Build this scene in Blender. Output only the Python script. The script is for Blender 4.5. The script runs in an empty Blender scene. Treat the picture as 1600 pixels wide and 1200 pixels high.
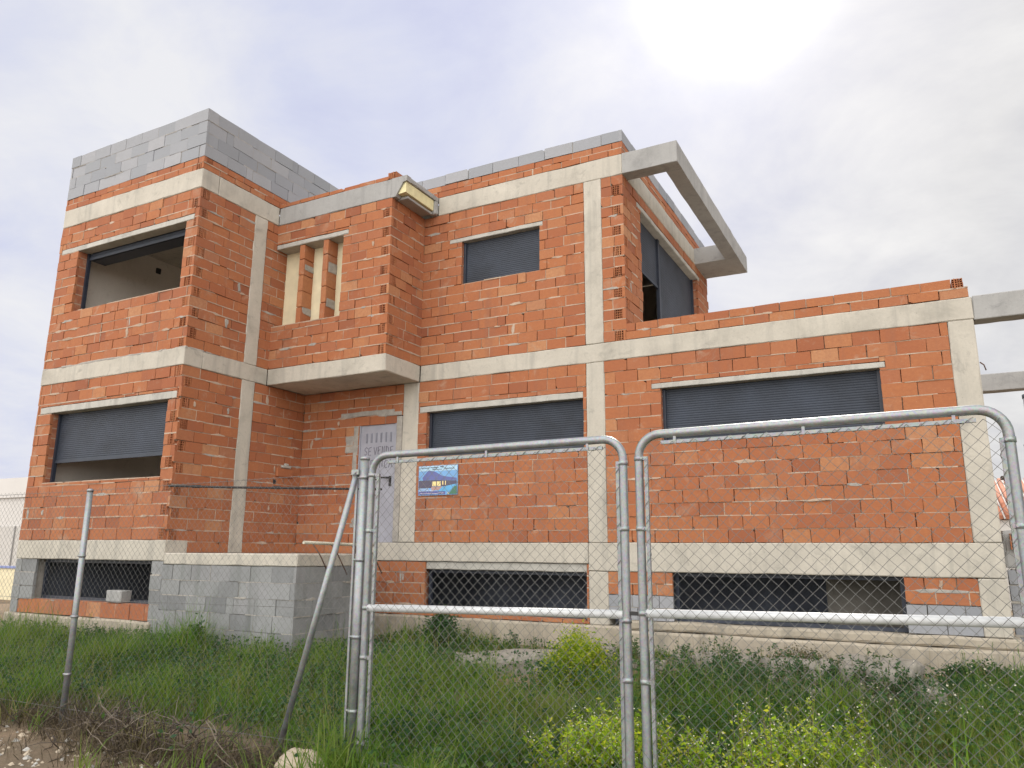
import bpy, math, random
import numpy as np
from mathutils import Vector, Matrix, noise

random.seed(7)
RNG = np.random.default_rng(11)
scene = bpy.context.scene
COL = scene.collection
R = math.radians

# ------------------------------------------------------------------ materials
def new_mat(name):
    m = bpy.data.materials.new(name); m.use_nodes = True
    nt = m.node_tree; nt.nodes.clear()
    out = nt.nodes.new('ShaderNodeOutputMaterial')
    b = nt.nodes.new('ShaderNodeBsdfPrincipled')
    nt.links.new(b.outputs[0], out.inputs[0])
    return m, nt, b, out
def N(nt, t, **kw):
    n = nt.nodes.new(t)
    for k, v in kw.items():
        if k in ('inputs',):
            for a, c in v.items(): n.inputs[a].default_value = c
        else: setattr(n, k, v)
    return n
def L(nt, a, b): nt.links.new(a, b)
def ramp(nt, fac, stops, interp='LINEAR'):
    r = N(nt, 'ShaderNodeValToRGB'); e = r.color_ramp.elements; r.color_ramp.interpolation = interp
    e[0].position, e[0].color = stops[0][0], (*stops[0][1], 1)
    e[1].position, e[1].color = stops[1][0], (*stops[1][1], 1)
    for p, c in stops[2:]:
        x = e.new(p); x.color = (*c, 1)
    if fac is not None: L(nt, fac, r.inputs[0])
    return r
def obj_noise(nt, scale, detail=4, rough=.6, co=None, dist=0.0):
    n = N(nt, 'ShaderNodeTexNoise'); n.inputs['Scale'].default_value = scale
    n.inputs['Detail'].default_value = detail; n.inputs['Roughness'].default_value = rough
    n.inputs['Distortion'].default_value = dist
    if co is None:
        t = N(nt, 'ShaderNodeTexCoord'); co = t.outputs['Object']
    L(nt, co, n.inputs['Vector'])
    return n
def mix(nt, fac, a, b, mode='MIX'):
    m = N(nt, 'ShaderNodeMix', data_type='RGBA', blend_type=mode)
    for v, i in ((fac, 0), (a, 6), (b, 7)):
        if hasattr(v, 'links') or hasattr(v, 'is_output'): L(nt, v, m.inputs[i])
        else: m.inputs[i].default_value = v if not isinstance(v, tuple) or len(v) != 3 else (*v, 1)
    return m.outputs[2]
def mrange(nt, v, a, b, c=0.0, d=1.0):
    m = N(nt, 'ShaderNodeMapRange'); L(nt, v, m.inputs[0])
    for i, x in enumerate((a, b, c, d)): m.inputs[i + 1].default_value = x
    return m.outputs[0]
def bump(nt, b, h, strength=.3, dist=.01):
    n = N(nt, 'ShaderNodeBump'); n.inputs['Strength'].default_value = strength; n.inputs['Distance'].default_value = dist
    L(nt, h, n.inputs['Height']); L(nt, n.outputs[0], b.inputs['Normal'])

def simple(name, col, rough=.7, metal=0.0, var=.25, scale=6, bumpk=.15):
    m, nt, b, o = new_mat(name)
    n = obj_noise(nt, scale, 6)
    c = ramp(nt, n.outputs[0], [(.3, tuple(x * (1 - var) for x in col)), (.7, tuple(min(1, x * (1 + var)) for x in col))])
    L(nt, c.outputs[0], b.inputs['Base Color']); b.inputs['Roughness'].default_value = rough; b.inputs['Metallic'].default_value = metal
    if bumpk:
        n2 = obj_noise(nt, scale * 8, 4); bump(nt, b, n2.outputs[0], bumpk, .004)
    return m

def brick_mat():
    m, nt, b, o = new_mat('hollow_brick')
    g = N(nt, 'ShaderNodeNewGeometry')
    r = ramp(nt, g.outputs['Random Per Island'], [(0, (.25, .080, .038)), (.06, (.315, .102, .045)), (.3, (.365, .124, .050)),
             (.6, (.40, .148, .058)), (.84, (.355, .130, .062)), (.94, (.43, .185, .080)), (.985, (.47, .245, .125)), (1, (.30, .115, .066))])
    big = obj_noise(nt, .9, 5)
    c1 = mix(nt, mrange(nt, big.outputs[0], .35, .75, 0, .35), r.outputs[0], (.37, .155, .068))
    fine = obj_noise(nt, 22, 6, .7)
    c2 = mix(nt, mrange(nt, fine.outputs[0], .3, .75, .0, .6), c1, (.27, .090, .045))
    sm = obj_noise(nt, 3.2, 7, .72, dist=.6)
    c3 = mix(nt, mrange(nt, sm.outputs[0], .565, .72, 0, .55), c2, (.40, .285, .205))
    t2 = N(nt, 'ShaderNodeTexCoord'); mp = N(nt, 'ShaderNodeMapping'); mp.inputs['Scale'].default_value = (3.2, 3.2, .45); L(nt, t2.outputs['Object'], mp.inputs[0])
    drip = obj_noise(nt, 1.0, 6, .65, co=mp.outputs[0])
    c3 = mix(nt, mrange(nt, drip.outputs[0], .53, .70, 0, .5), c3, (.235, .10, .062))
    sp = obj_noise(nt, 60, 3, .6)
    c4 = mix(nt, mrange(nt, sp.outputs[0], .66, .74, 0, .5), c3, (.52, .36, .26))
    L(nt, c4, b.inputs['Base Color']); b.inputs['Roughness'].default_value = .92
    t = N(nt, 'ShaderNodeTexCoord')
    w = N(nt, 'ShaderNodeTexWave', wave_type='BANDS', bands_direction='Z'); w.inputs['Scale'].default_value = 16; w.inputs['Distortion'].default_value = 1.2
    L(nt, t.outputs['Object'], w.inputs['Vector'])
    h = mix(nt, .6, w.outputs['Color'], fine.outputs[0])
    bump(nt, b, h, .25, .006)
    return m
def mortar_mat():
    m, nt, b, o = new_mat('mortar')
    n = obj_noise(nt, 3, 6, .7); n2 = obj_noise(nt, 40, 5, .7)
    c = ramp(nt, n.outputs[0], [(.3, (.29, .21, .155)), (.5, (.43, .335, .26)), (.72, (.54, .45, .365))])
    c2 = mix(nt, mrange(nt, n2.outputs[0], .3, .8, 0, .4), c.outputs[0], (.30, .16, .10))
    L(nt, c2, b.inputs['Base Color']); b.inputs['Roughness'].default_value = .95
    bump(nt, b, n2.outputs[0], .5, .008)
    return m
def jamb_mat():
    m, nt, b, o = new_mat('brick_jamb')
    t = N(nt, 'ShaderNodeTexCoord'); sp = N(nt, 'ShaderNodeSeparateXYZ'); L(nt, t.outputs['Object'], sp.inputs[0])
    md = N(nt, 'ShaderNodeMath', operation='PINGPONG'); L(nt, sp.outputs[2], md.inputs[0]); md.inputs[1].default_value = .0875
    n = obj_noise(nt, 5, 7, .7, dist=.4); n2 = obj_noise(nt, 30, 5, .7)
    c = ramp(nt, n.outputs[0], [(.3, (.22, .075, .045)), (.5, (.33, .12, .06)), (.62, (.36, .20, .13)), (.75, (.40, .31, .24))])
    c2 = mix(nt, mrange(nt, md.outputs[0], .006, .012, .8, 0), c.outputs[0], (.38, .30, .23))
    L(nt, c2, b.inputs['Base Color']); b.inputs['Roughness'].default_value = .95; bump(nt, b, n2.outputs[0], .6, .01)
    return m
def greymortar_mat():
    m, nt, b, o = new_mat('cement_smear')
    n = obj_noise(nt, 7, 7, .7); n2 = obj_noise(nt, 55, 5, .7)
    c = ramp(nt, n.outputs[0], [(.3, (.24, .225, .21)), (.7, (.42, .39, .35))])
    L(nt, c.outputs[0], b.inputs['Base Color']); b.inputs['Roughness'].default_value = .95
    bump(nt, b, n2.outputs[0], .6, .008)
    return m
def block_mat():
    m, nt, b, o = new_mat('concrete_block')
    g = N(nt, 'ShaderNodeNewGeometry')
    r = ramp(nt, g.outputs['Random Per Island'], [(0, (.255, .265, .295)), (.3, (.29, .30, .33)), (.7, (.32, .325, .355)), (1, (.37, .37, .395))])
    n = obj_noise(nt, 2.2, 6, .7); n2 = obj_noise(nt, 70, 4, .8)
    c = mix(nt, mrange(nt, n.outputs[0], .35, .75, 0, .4), r.outputs[0], (.26, .275, .285))
    c2 = mix(nt, mrange(nt, n2.outputs[0], .35, .75, 0, .4), c, (.22, .225, .24))
    L(nt, c2, b.inputs['Base Color']); b.inputs['Roughness'].default_value = .95
    bump(nt, b, n2.outputs[0], .7, .006)
    return m
def concrete_mat(name, base, dark, scale=1.3, stain=.5):
    m, nt, b, o = new_mat(name)
    n = obj_noise(nt, scale, 8, .65, dist=.3); n2 = obj_noise(nt, 30, 6, .7)
    t = N(nt, 'ShaderNodeTexCoord')
    mp = N(nt, 'ShaderNodeMapping'); mp.inputs['Scale'].default_value = (6, 6, .5); L(nt, t.outputs['Object'], mp.inputs[0])
    st = obj_noise(nt, 1.0, 6, .6, co=mp.outputs[0])
    c = ramp(nt, n.outputs[0], [(.28, tuple(x * .70 for x in base)), (.45, tuple(x * .93 for x in base)), (.58, base), (.78, tuple(min(1, x * 1.15) for x in base))])
    c1 = mix(nt, mrange(nt, st.outputs[0], .52, .75, 0, stain), c.outputs[0], dark)
    c2 = mix(nt, mrange(nt, n2.outputs[0], .35, .8, 0, .3), c1, dark)
    blot = obj_noise(nt, 4.5, 6, .75, dist=.8)
    c2 = mix(nt, mrange(nt, blot.outputs[0], .56, .70, 0, .55), c2, tuple(x * .80 for x in dark))
    pit = obj_noise(nt, 75, 2, .5)
    c3 = mix(nt, mrange(nt, pit.outputs[0], .70, .74, 0, .6), c2, tuple(x * .45 for x in dark))
    L(nt, c3, b.inputs['Base Color']); b.inputs['Roughness'].default_value = .93
    bump(nt, b, n2.outputs[0], .35, .006)
    return m
def metal_mat():
    m, nt, b, o = new_mat('galvanised_steel')
    n = obj_noise(nt, 14, 6, .7)
    v = N(nt, 'ShaderNodeTexVoronoi'); v.inputs['Scale'].default_value = 90
    t = N(nt, 'ShaderNodeTexCoord'); L(nt, t.outputs['Object'], v.inputs['Vector'])
    c = ramp(nt, n.outputs[0], [(.3, (.235, .25, .265)), (.55, (.30, .315, .325)), (.75, (.37, .38, .385))])
    c2 = mix(nt, .18, c.outputs[0], v.outputs['Color'], 'SOFT_LIGHT')
    ru = obj_noise(nt, 5, 8, .75)
    c3 = mix(nt, mrange(nt, ru.outputs[0], .64, .74, 0, .6), c2, (.30, .25, .20))
    L(nt, c3, b.inputs['Base Color']); b.inputs['Metallic'].default_value = .6
    L(nt, mrange(nt, n.outputs[0], .3, .7, .36, .55), b.inputs['Roughness'])
    return m
def leaf_mat(name, stops, trans=.35, patch=None, pscale=.9):
    m, nt, b, o = new_mat(name)
    g = N(nt, 'ShaderNodeNewGeometry')
    r = ramp(nt, g.outputs['Random Per Island'], stops)
    c = r.outputs[0]
    if patch:
        n = obj_noise(nt, pscale, 4, .6)
        c = mix(nt, mrange(nt, n.outputs[0], .42, .62, 0, .8), c, patch)
    b.inputs['Roughness'].default_value = .6
    b.inputs['Specular IOR Level'].default_value = .25
    L(nt, c, b.inputs['Base Color'])
    tr = N(nt, 'ShaderNodeBsdfTranslucent')
    tc = mix(nt, 1.0, c, (1.5, 1.6, .7), 'MULTIPLY'); L(nt, tc, tr.inputs[0])
    ms = N(nt, 'ShaderNodeMixShader'); ms.inputs[0].default_value = trans
    L(nt, b.outputs[0], ms.inputs[1]); L(nt, tr.outputs[0], ms.inputs[2]); L(nt, ms.outputs[0], o.inputs[0])
    return m

M = {}
M['brick'] = brick_mat(); M['mortar'] = mortar_mat(); M['smear'] = greymortar_mat(); M['block'] = block_mat()
M['concrete'] = concrete_mat('cast_concrete', (.50, .462, .40), (.30, .285, .255), 1.6, .8)
M['concrete_grey'] = concrete_mat('grey_concrete', (.355, .35, .345), (.23, .23, .23), 1.6, .75)
M['footing'] = concrete_mat('weathered_footing', (.40, .35, .28), (.20, .185, .155), stain=.8)
M['old_slab'] = concrete_mat('old_slab_concrete', (.26, .24, .205), (.13, .125, .10), 2.2, .8)
M['lintel'] = concrete_mat('lintel_concrete', (.46, .445, .41), (.27, .26, .24), 3, .8)
M['plaster'] = concrete_mat('interior_plaster', (.72, .67, .61), (.60, .55, .50), .8, .3)
M['shade_room'] = simple('basement_shade_tint', (.15, .17, .22), .95, 0, .35, 1.5, .1)  # room gloom and a bluish pane reflection put into the wall colour
M['lit_patch'] = simple('basement_lit_tint', (.16, .15, .135), .95, 0, .3, 1.2, .1)  # beige tone standing in for a lit patch inside the basement
M['shutter'] = simple('charcoal_shutter', (.027, .035, .053), .6, 0, .35, 1.5, .05)
M['guide'] = simple('dark_blue_guide', (.022, .028, .045), .5, 0, .2, 4, 0)
M['foam'] = simple('yellow_foam', (.66, .60, .36), .9, 0, .12, 9, .3)
M['cream'] = simple('cream_board', (.70, .63, .44), .9, 0, .10, 4, .1)
M['steel'] = metal_mat()
M['wire'] = simple('mesh_wire', (.17, .17, .165), .55, .3, .25, 8, 0)
M['pale_steel'] = simple('pale_galvanised', (.62, .64, .66), .5, .15, .1, 9, .05)
M['rust'] = simple('rusty_steel', (.10, .052, .035), .9, .1, .4, 12, .4)
M['dark_iron'] = simple('dark_iron', (.035, .034, .036), .6, .3, .3, 14, .2)
M['door'] = simple('door_paint', (.31, .315, .37), .55, 0, .12, 3, .06)
M['ink'] = simple('marker_ink', (.075, .055, .085), .8, 0, .4, 30, 0)
M['white_wall'] = simple('white_render', (.58, .56, .545), .85, 0, .06, .4, .05)
M['grey_wall'] = simple('grey_render', (.50, .48, .46), .85, 0, .10, .5, .05)
M['blue_trim'] = simple('blue_trim', (.20, .24, .45), .6, 0, .1, 3, 0)
M['rooftile'] = simple('clay_rooftile', (.42, .17, .10), .85, 0, .3, 3, .2)
M['stone'] = concrete_mat('limestone', (.44, .37, .28), (.27, .22, .16), 5, .3)
M['tan'] = simple('pale_wood', (.50, .47, .38), .85, 0, .25, 9, .3)

# ------------------------------------------------------------------ mesh builder
class MB:
    def __init__(s): s.v = []; s.f = []; s.m = []; s.sm = []
    def face(s, pts, mi=0, smooth=False):
        k = len(s.v); s.v += [tuple(p) for p in pts]; s.f.append(tuple(range(k, k + len(pts)))); s.m.append(mi); s.sm.append(smooth)
    def add(s, verts, faces, mi=0, smooth=False):
        k = len(s.v); s.v += [tuple(p) for p in verts]
        for f in faces: s.f.append(tuple(k + i for i in f)); s.m.append(mi); s.sm.append(smooth)
    def hexa(s, p, mi=0):       # 8 corners: bottom 0-3 ccw, top 4-7
        s.add(p, [(3, 2, 1, 0), (4, 5, 6, 7), (0, 1, 5, 4), (1, 2, 6, 5), (2, 3, 7, 6), (3, 0, 4, 7)], mi)
    def box(s, x0, x1, y0, y1, z0, z1, mi=0):
        s.hexa([(x0, y0, z0), (x1, y0, z0), (x1, y1, z0), (x0, y1, z0), (x0, y0, z1), (x1, y0, z1), (x1, y1, z1), (x0, y1, z1)], mi)
    def rough_box(s, x0, x1, y0, y1, z0, z1, mi=0, step=.14, amp=.006, seed=0.0, bev=.013):
        # box with bevelled edges, subdivided and roughened by a position noise (stays watertight)
        lo = Vector((x0, y0, z0)); hi = Vector((x1, y1, z1)); d = hi - lo
        def cuts(a, b):
            n = max(1, int(round((b - a) / step))); bb = min(bev, (b - a) * .3)
            t = [a] + [a + bb] + [a + (b - a) * i / n for i in range(1, n)] + [b - bb] + [b]
            return sorted(t)
        C = [cuts(lo[i], hi[i]) for i in range(3)]
        idx = {}; verts = []
        def vid(i, j, k):
            key = (i, j, k)
            if key in idx: return idx[key]
            p = Vector((C[0][i], C[1][j], C[2][k])); n = 0
            ext = [i in (0, len(C[0]) - 1), j in (0, len(C[1]) - 1), k in (0, len(C[2]) - 1)]
            if sum(ext) >= 2:                                  # pull edges in -> chamfer, chipped at random
                ch = bev * (.5 + max(0, noise.noise(p * 5 + Vector((seed, 3, 1)))) * 1.6)
                for a in range(3):
                    if ext[a]: p[a] += ch * .6 * (1 if p[a] < (lo[a] + hi[a]) / 2 else -1)
            q = p * 2.3 + Vector((seed, seed * .7, 0)); q2 = p * 9 + Vector((seed, 1, 2))
            p = p + noise.noise_vector(q) * amp + noise.noise_vector(q2) * amp * .5
            idx[key] = len(verts); verts.append(p); return idx[key]
        faces = []
        nx, ny, nz = (len(c) - 1 for c in C)
        for i in range(nx):
            for k in range(nz):
                faces.append((vid(i, 0, k), vid(i + 1, 0, k), vid(i + 1, 0, k + 1), vid(i, 0, k + 1)))
                faces.append((vid(i + 1, ny, k), vid(i, ny, k), vid(i, ny, k + 1), vid(i + 1, ny, k + 1)))
            for j in range(ny):
                faces.append((vid(i, j, nz), vid(i + 1, j, nz), vid(i + 1, j + 1, nz), vid(i, j + 1, nz)))
                faces.append((vid(i, j + 1, 0), vid(i + 1, j + 1, 0), vid(i + 1, j, 0), vid(i, j, 0)))
        for j in range(ny):
            for k in range(nz):
                faces.append((vid(nx, j, k), vid(nx, j + 1, k), vid(nx, j + 1, k + 1), vid(nx, j, k + 1)))
                faces.append((vid(0, j + 1, k), vid(0, j, k), vid(0, j, k + 1), vid(0, j + 1, k + 1)))
        s.add(verts, faces, mi)
    def tube(s, path, r, n=10, mi=0, closed=False, caps=True):
        P = [Vector(p) for p in path]; k = len(P); rings = []
        up = None; base = len(s.v)
        for i in range(k):
            if closed: t = (P[(i + 1) % k] - P[i - 1]).normalized()
            else: t = (P[min(i + 1, k - 1)] - P[max(i - 1, 0)]).normalized()
            if up is None:
                a = Vector((0, 1, 0)) if abs(t.y) < .9 else Vector((1, 0, 0))
                up = (a - t * a.dot(t)).normalized()
            else: up = (up - t * up.dot(t)).normalized()
            sd = t.cross(up); rr = r[i] if isinstance(r, (list, tuple)) else r
            s.v += [tuple(P[i] + (up * math.cos(2 * math.pi * a / n) + sd * math.sin(2 * math.pi * a / n)) * rr) for a in range(n)]
        for i in range(k if closed else k - 1):
            a0 = base + i * n; b0 = base + ((i + 1) % k) * n
            for a in range(n):
                s.f.append((a0 + a, a0 + (a + 1) % n, b0 + (a + 1) % n, b0 + a)); s.m.append(mi); s.sm.append(True)
        if caps and not closed:
            s.f.append(tuple(base + a for a in reversed(range(n)))); s.m.append(mi); s.sm.append(False)
            s.f.append(tuple(base + (k - 1) * n + a for a in range(n))); s.m.append(mi); s.sm.append(False)
    def build(s, name, mats, parent=None, loc=None):
        me = bpy.data.meshes.new(name)
        me.from_pydata(s.v, [], s.f)
        for m in (mats if isinstance(mats, (list, tuple)) else [mats]): me.materials.append(m)
        me.polygons.foreach_set('material_index', s.m); me.polygons.foreach_set('use_smooth', s.sm)
        me.update()
        return link(name, me, parent)
def link(name, me, parent=None):
    o = bpy.data.objects.new(name, me); COL.objects.link(o)
    if parent is not None:
        o.parent = parent
        o.matrix_parent_inverse = world_of(parent).inverted()
    return o
def world_of(p):
    m = p.matrix_basis.copy()
    if p.parent is not None: m = world_of(p.parent) @ p.matrix_parent_inverse @ m
    return m
def thing(name, label, cat, loc=(0, 0, 0), group=None):
    o = bpy.data.objects.new(name, None); COL.objects.link(o); o.location = loc; o.empty_display_size = .2
    return tag(o, label, cat, group)
def tag(o, label=None, cat=None, group=None, kind=None):
    if label: o['label'] = label
    if cat: o['category'] = cat
    if group: o['group'] = group
    if kind: o['kind'] = kind
    return o

# ------------------------------------------------------------------ measured dimensions (metres; facade plane is y = 0)
XT, XE, XC, XL, XR, XRL = -5.69, -3.09, 0.67, -9.41, 5.16, 4.87
XA, XB = 0.0, .306
D1, D2 = 2.74, .984
Z1B, Z1T, Z2B, Z2T, Z3 = 2.711, 3.0, 5.74, 6.088, 6.313
GZ = -1.62
YB = 5.45

# ------------------------------------------------------------------ masonry
def subtract(u0, u1, cuts):
    iv = [(u0, u1)]
    for a, b in cuts:
        o = []
        for x, y in iv:
            if b <= x or a >= y: o.append((x, y)); continue
            if a > x: o.append((x, a))
            if b < y: o.append((b, y))
        iv = o
    return iv
def masonry(mb, P, u0, u1, z0, z1, openings=(), L_=.345, H=.175, joint=.012, thick=.045, seed=0, holes_l=None, holes_r=None,
            fill_h=.8, fill_v=.5, dark=3, jit=.0042, back=.16, smears=0, chip=.09):
    """one wall face: bricks, mortar strips, smears and the backing wall. P(u, d, z) -> point, d = depth into the wall.
    slots: 0 unit, 1 mortar, 2 backing, 3 cement smear"""
    rnd = random.Random(seed)
    n = max(1, int(round((z1 - z0) / H))); h = (z1 - z0) / n
    zs = [z0 + i * h for i in range(n + 1)]
    def unit(a, b, c, d, dj):
        j = lambda: rnd.uniform(-jit, jit)
        pr = rnd.gauss(0, jit)
        tl = rnd.gauss(0, jit * .6)
        f = [P(a + j(), pr + tl, c + j()), P(b + j(), pr - tl, c + j()), P(b + j(), pr - tl, d + j()), P(a + j(), pr + tl, d + j())]
        g = [P(a, dj, c), P(b, dj, c), P(b, dj, d), P(a, dj, d)]
        if rnd.random() < chip and (b - a) > .12:            # knocked-off corner
            kx = rnd.uniform(.02, .06); kz = rnd.uniform(.02, .05); s = rnd.choice((0, 1))
            if s: f2 = [f[0], f[1], P(b, pr, d - kz), P(b - kx, pr, d), f[3]]; g2 = [g[0], g[1], P(b, dj, d - kz), P(b - kx, dj, d), g[3]]
            else: f2 = [P(a + kx, pr, c), f[1], f[2], f[3], P(a, pr, c + kz)]; g2 = [P(a + kx, dj, c), g[1], g[2], g[3], P(a, dj, c + kz)]
            f, g = f2, g2
        k = len(f)
        mb.add(f + g, [tuple(range(k))] + [(i, i + k, (i + 1) % k + k, (i + 1) % k) for i in range(k)], 0)
    cav = []
    def header(a, b, c, d):
        nc, nr = 4, 4; w = .010
        cav.append((a, b, c, d))
        for i in range(nc + 1):
            x = a + (b - a - w) * i / nc
            unit(x, x + w, c, d, .196)
        for i in range(nr + 1):
            z = c + (d - c - w) * i / nr
            for q in range(nc):
                x0 = a + (b - a - w) * q / nc + w; x1 = a + (b - a - w) * (q + 1) / nc
                mb.add([P(x0, .003, z), P(x1, .003, z), P(x1, .003, z + w), P(x0, .003, z + w), P(x0, .196, z), P(x1, .196, z), P(x1, .196, z + w), P(x0, .196, z + w)],
                       [(0, 1, 2, 3), (0, 4, 5, 1), (3, 2, 6, 7)], 0)
    rows = []                                                   # (course, z range, u intervals)
    for ci in range(n):
        c, d = zs[ci], zs[ci + 1]
        ops = []
        for o in openings:
            o = list(o)
            if abs(o[2] - c) < .03: o[2] = c
            if abs(o[3] - c) < .03: o[3] = min(o[3], c)
            if abs(o[3] - d) < .03: o[3] = d
            if abs(o[2] - d) < .03: o[2] = max(o[2], d)
            if o[2] < d - 1e-6 and o[3] > c + 1e-6: ops.append(o)
        us = sorted({u0, u1} | {min(max(q, u0), u1) for o in ops if not (o[2] <= c and o[3] >= d) for q in o[:2]})
        for ua, ub in zip(us, us[1:]):
            um = (ua + ub) / 2
            part = [o for o in ops if o[0] < um < o[1] and not (o[2] <= c and o[3] >= d)]
            full = [(o[0], o[1]) for o in ops if o[2] <= c and o[3] >= d]
            zi = subtract(c, d, [(o[2], o[3]) for o in part])
            iv = subtract(ua, ub, full)
            for q0, q1 in zi:
                if q1 - q0 > .012 and iv: rows.append((ci, q0, q1, iv))
    for ci, c, d, iv in rows:
        zm = (c + d) / 2
        off = (ci % 2) * L_ * .5 + rnd.uniform(-.04, .04)
        for a, b in iv:
            bc, bd = c + joint * .5, d - joint * .5
            A, B = a, b
            if holes_l is not None and abs(a - u0) < 1e-6:
                if ci % 2 == holes_l: header(a + thick, a + thick + .125, bc, bd); A = a + thick + .125 + joint
            if holes_r is not None and abs(b - u1) < 1e-6:
                if ci % 2 == holes_r: header(b - thick - .125, b - thick, bc, bd); B = b - thick - .125 - joint
            x = A; first = True; edges = []
            while x < B - .01:
                if first:
                    k = math.floor((A - u0 + off) / L_); nx = u0 - off + (k + 1) * L_
                    if nx - A < .06: nx += L_
                    first = False
                else: nx = x + L_ * (1 + rnd.uniform(-.03, .03))
                if rnd.random() < .05 and nx - x > .25: nx = x + .15
                if B - nx < .07: nx = B
                unit(x + (joint * .5 if x > A else 0), nx - (joint * .5 if nx < B else 0), bc, bd, thick)
                if nx < B: edges.append(nx)
                x = nx
            for e in edges:                                    # perpend joints
                if rnd.random() < fill_v:
                    dd = rnd.choice((.002, .006, .012, .018)); w = joint * .5 + .001
                    mb.face([P(e - w, dd, bc), P(e + w, dd, bc), P(e + w, dd, bd), P(e - w, dd, bd)], 1)
                elif rnd.random() < .5:
                    dd = .034; w = joint * .5 + .001
                    mb.face([P(e - w, dd, bc), P(e + w, dd, bc), P(e + w, dd, bd), P(e - w, dd, bd)], 1)
            if d < z1 - 1e-6:                                   # bed joint above
                x = a
                while x < b:
                    nx = min(b, x + rnd.uniform(.12, .7))
                    dd = rnd.choice((-.002, .001, .004, .007)) if rnd.random() < fill_h else .026
                    w0 = joint * .5 + .001 + rnd.uniform(0, .004); w1 = joint * .5 + .001 + rnd.uniform(0, .003)
                    mb.add([P(x, dd, d - w0), P(nx, dd, d - w0 + rnd.uniform(-.003, .003)), P(nx, dd, d + w1), P(x, dd, d + w1), P(x, .02, d - w0), P(nx, .02, d - w0)],
                           [(0, 1, 2, 3), (0, 4, 5, 1)], 1)
                    x = nx
    for _ in range(smears):                                     # cement smears: irregular flat patches standing proud
        for t in range(20):
            cu = rnd.uniform(u0 + .1, u1 - .1); cz = rnd.uniform(z0 + .1, z1 - .1)
            if not any(o[0] - .25 < cu < o[1] + .25 and o[2] - .2 < cz < o[3] + .2 for o in openings): break
        else: continue
        if rnd.random() < .88: cz = z0 + round((cz - z0) / h) * h; rx, rz = rnd.uniform(.06, .22), rnd.uniform(.012, .03)
        else: cz = z0 + (math.floor((cz - z0) / h) + .5) * h; rx, rz = rnd.uniform(.014, .04), rnd.uniform(.05, .1)
        k = 9; ph = rnd.random() * 6
        ring = []
        for i in range(k):
            an = 2 * math.pi * i / k; q = rnd.uniform(.5, 1.1)
            ring.append((min(u1, max(u0, cu + math.cos(an) * rx * q)), min(z1, max(z0, cz + math.sin(an) * rz * q))))
        f = [P(x, -.0035, z) for x, z in ring]; c_ = P(cu, -.0045, cz); g = [P(x + (x - cu) * .15, .004, z + (z - cz) * .15) for x, z in ring]
        mb.add(f + g + [c_], [(i, (i + 1) % k, 2 * k) for i in range(k)] + [(i, i + k, (i + 1) % k + k, (i + 1) % k) for i in range(k)], rnd.choice((1, 1, 3)))
    # at a corner of end-on bricks the cells run deep: the backing stops short and thin plates close the inside
    ub0, ub1 = u0 + .047, u1 - .047
    for cond, lo, hi in ((holes_l is not None, u0 + .03, u0 + .22), (holes_r is not None, u1 - .22, u1 - .03)):
        if cond:
            mb.hexa([P(lo, .20, z0), P(hi, .20, z0), P(hi, .21, z0), P(lo, .21, z0), P(lo, .20, z1), P(hi, .20, z1), P(hi, .21, z1), P(lo, .21, z1)], 2)
    if holes_l is not None: ub0 = u0 + .205
    if holes_r is not None: ub1 = u1 - .205
    # backing wall, cut around the openings
    us = sorted({ub0, ub1} | {min(max(q, ub0), ub1) for o in openings for q in o[:2]})
    zz = sorted({z0, z1} | {min(max(q, z0), z1) for o in openings for q in o[2:4]})
    for i in range(len(us) - 1):
        for k in range(len(zz) - 1):
            um, zm = (us[i] + us[i + 1]) / 2, (zz[k] + zz[k + 1]) / 2
            if us[i + 1] - us[i] < 1e-5 or zz[k + 1] - zz[k] < 1e-5: continue
            if any(o[0] < um < o[1] and o[2] < zm < o[3] for o in openings): continue
            a, b, c, d = us[i], us[i + 1], zz[k], zz[k + 1]
            p = [P(a, thick, c), P(b, thick, c), P(b, thick + back, c), P(a, thick + back, c), P(a, thick, d), P(b, thick, d), P(b, thick + back, d), P(a, thick + back, d)]
            mb.hexa(p, 2)
def Pf(y0): return lambda u, d, z: (u, y0 + d, z)             # faces -Y
def Px(x0): return lambda u, d, z: (x0 - d, u, z)             # faces +X, u = y
def Pl(x0): return lambda u, d, z: (x0 + d, u, z)             # faces -X
M['jamb'] = jamb_mat()
BM = [M['brick'], M['mortar'], M['jamb'], M['smear']]
M['block_dark'] = concrete_mat('dark_block', (.27, .275, .28), (.17, .18, .175), 1.2, .8)  # darker grey than the parapet blocks, blotched by noise
def block_dark():
    m = M['block_dark']; nt = m.node_tree; b = next(n for n in nt.nodes if n.type == 'BSDF_PRINCIPLED')
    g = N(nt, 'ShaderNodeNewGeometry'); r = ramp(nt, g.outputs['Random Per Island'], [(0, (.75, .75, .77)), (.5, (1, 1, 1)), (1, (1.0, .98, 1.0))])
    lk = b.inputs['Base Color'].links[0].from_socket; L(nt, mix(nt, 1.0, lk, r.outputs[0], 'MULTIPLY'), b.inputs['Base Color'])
block_dark()
KO = [M['block_dark'], M['smear'], M['smear'], M['smear']]
KM = [M['block'], M['smear'], M['smear'], M['smear']]

house = thing('unfinished_house', 'bare orange brick house shell with concrete bands, dark shutters and a pergola frame', 'house', (-2, 1, GZ))
def wall(name, P, *a, mats=BM, **k):
    mb = MB(); masonry(mb, P, *a, **k); return mb.build(name, mats, house)
def conc(name, boxes, mat='concrete', parent=None, **k):
    mb = MB()
    for i, b in enumerate(boxes): mb.rough_box(*b, seed=i * 3.7 + b[0], **k)
    return mb.build(name, M[mat], parent or house)

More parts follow.
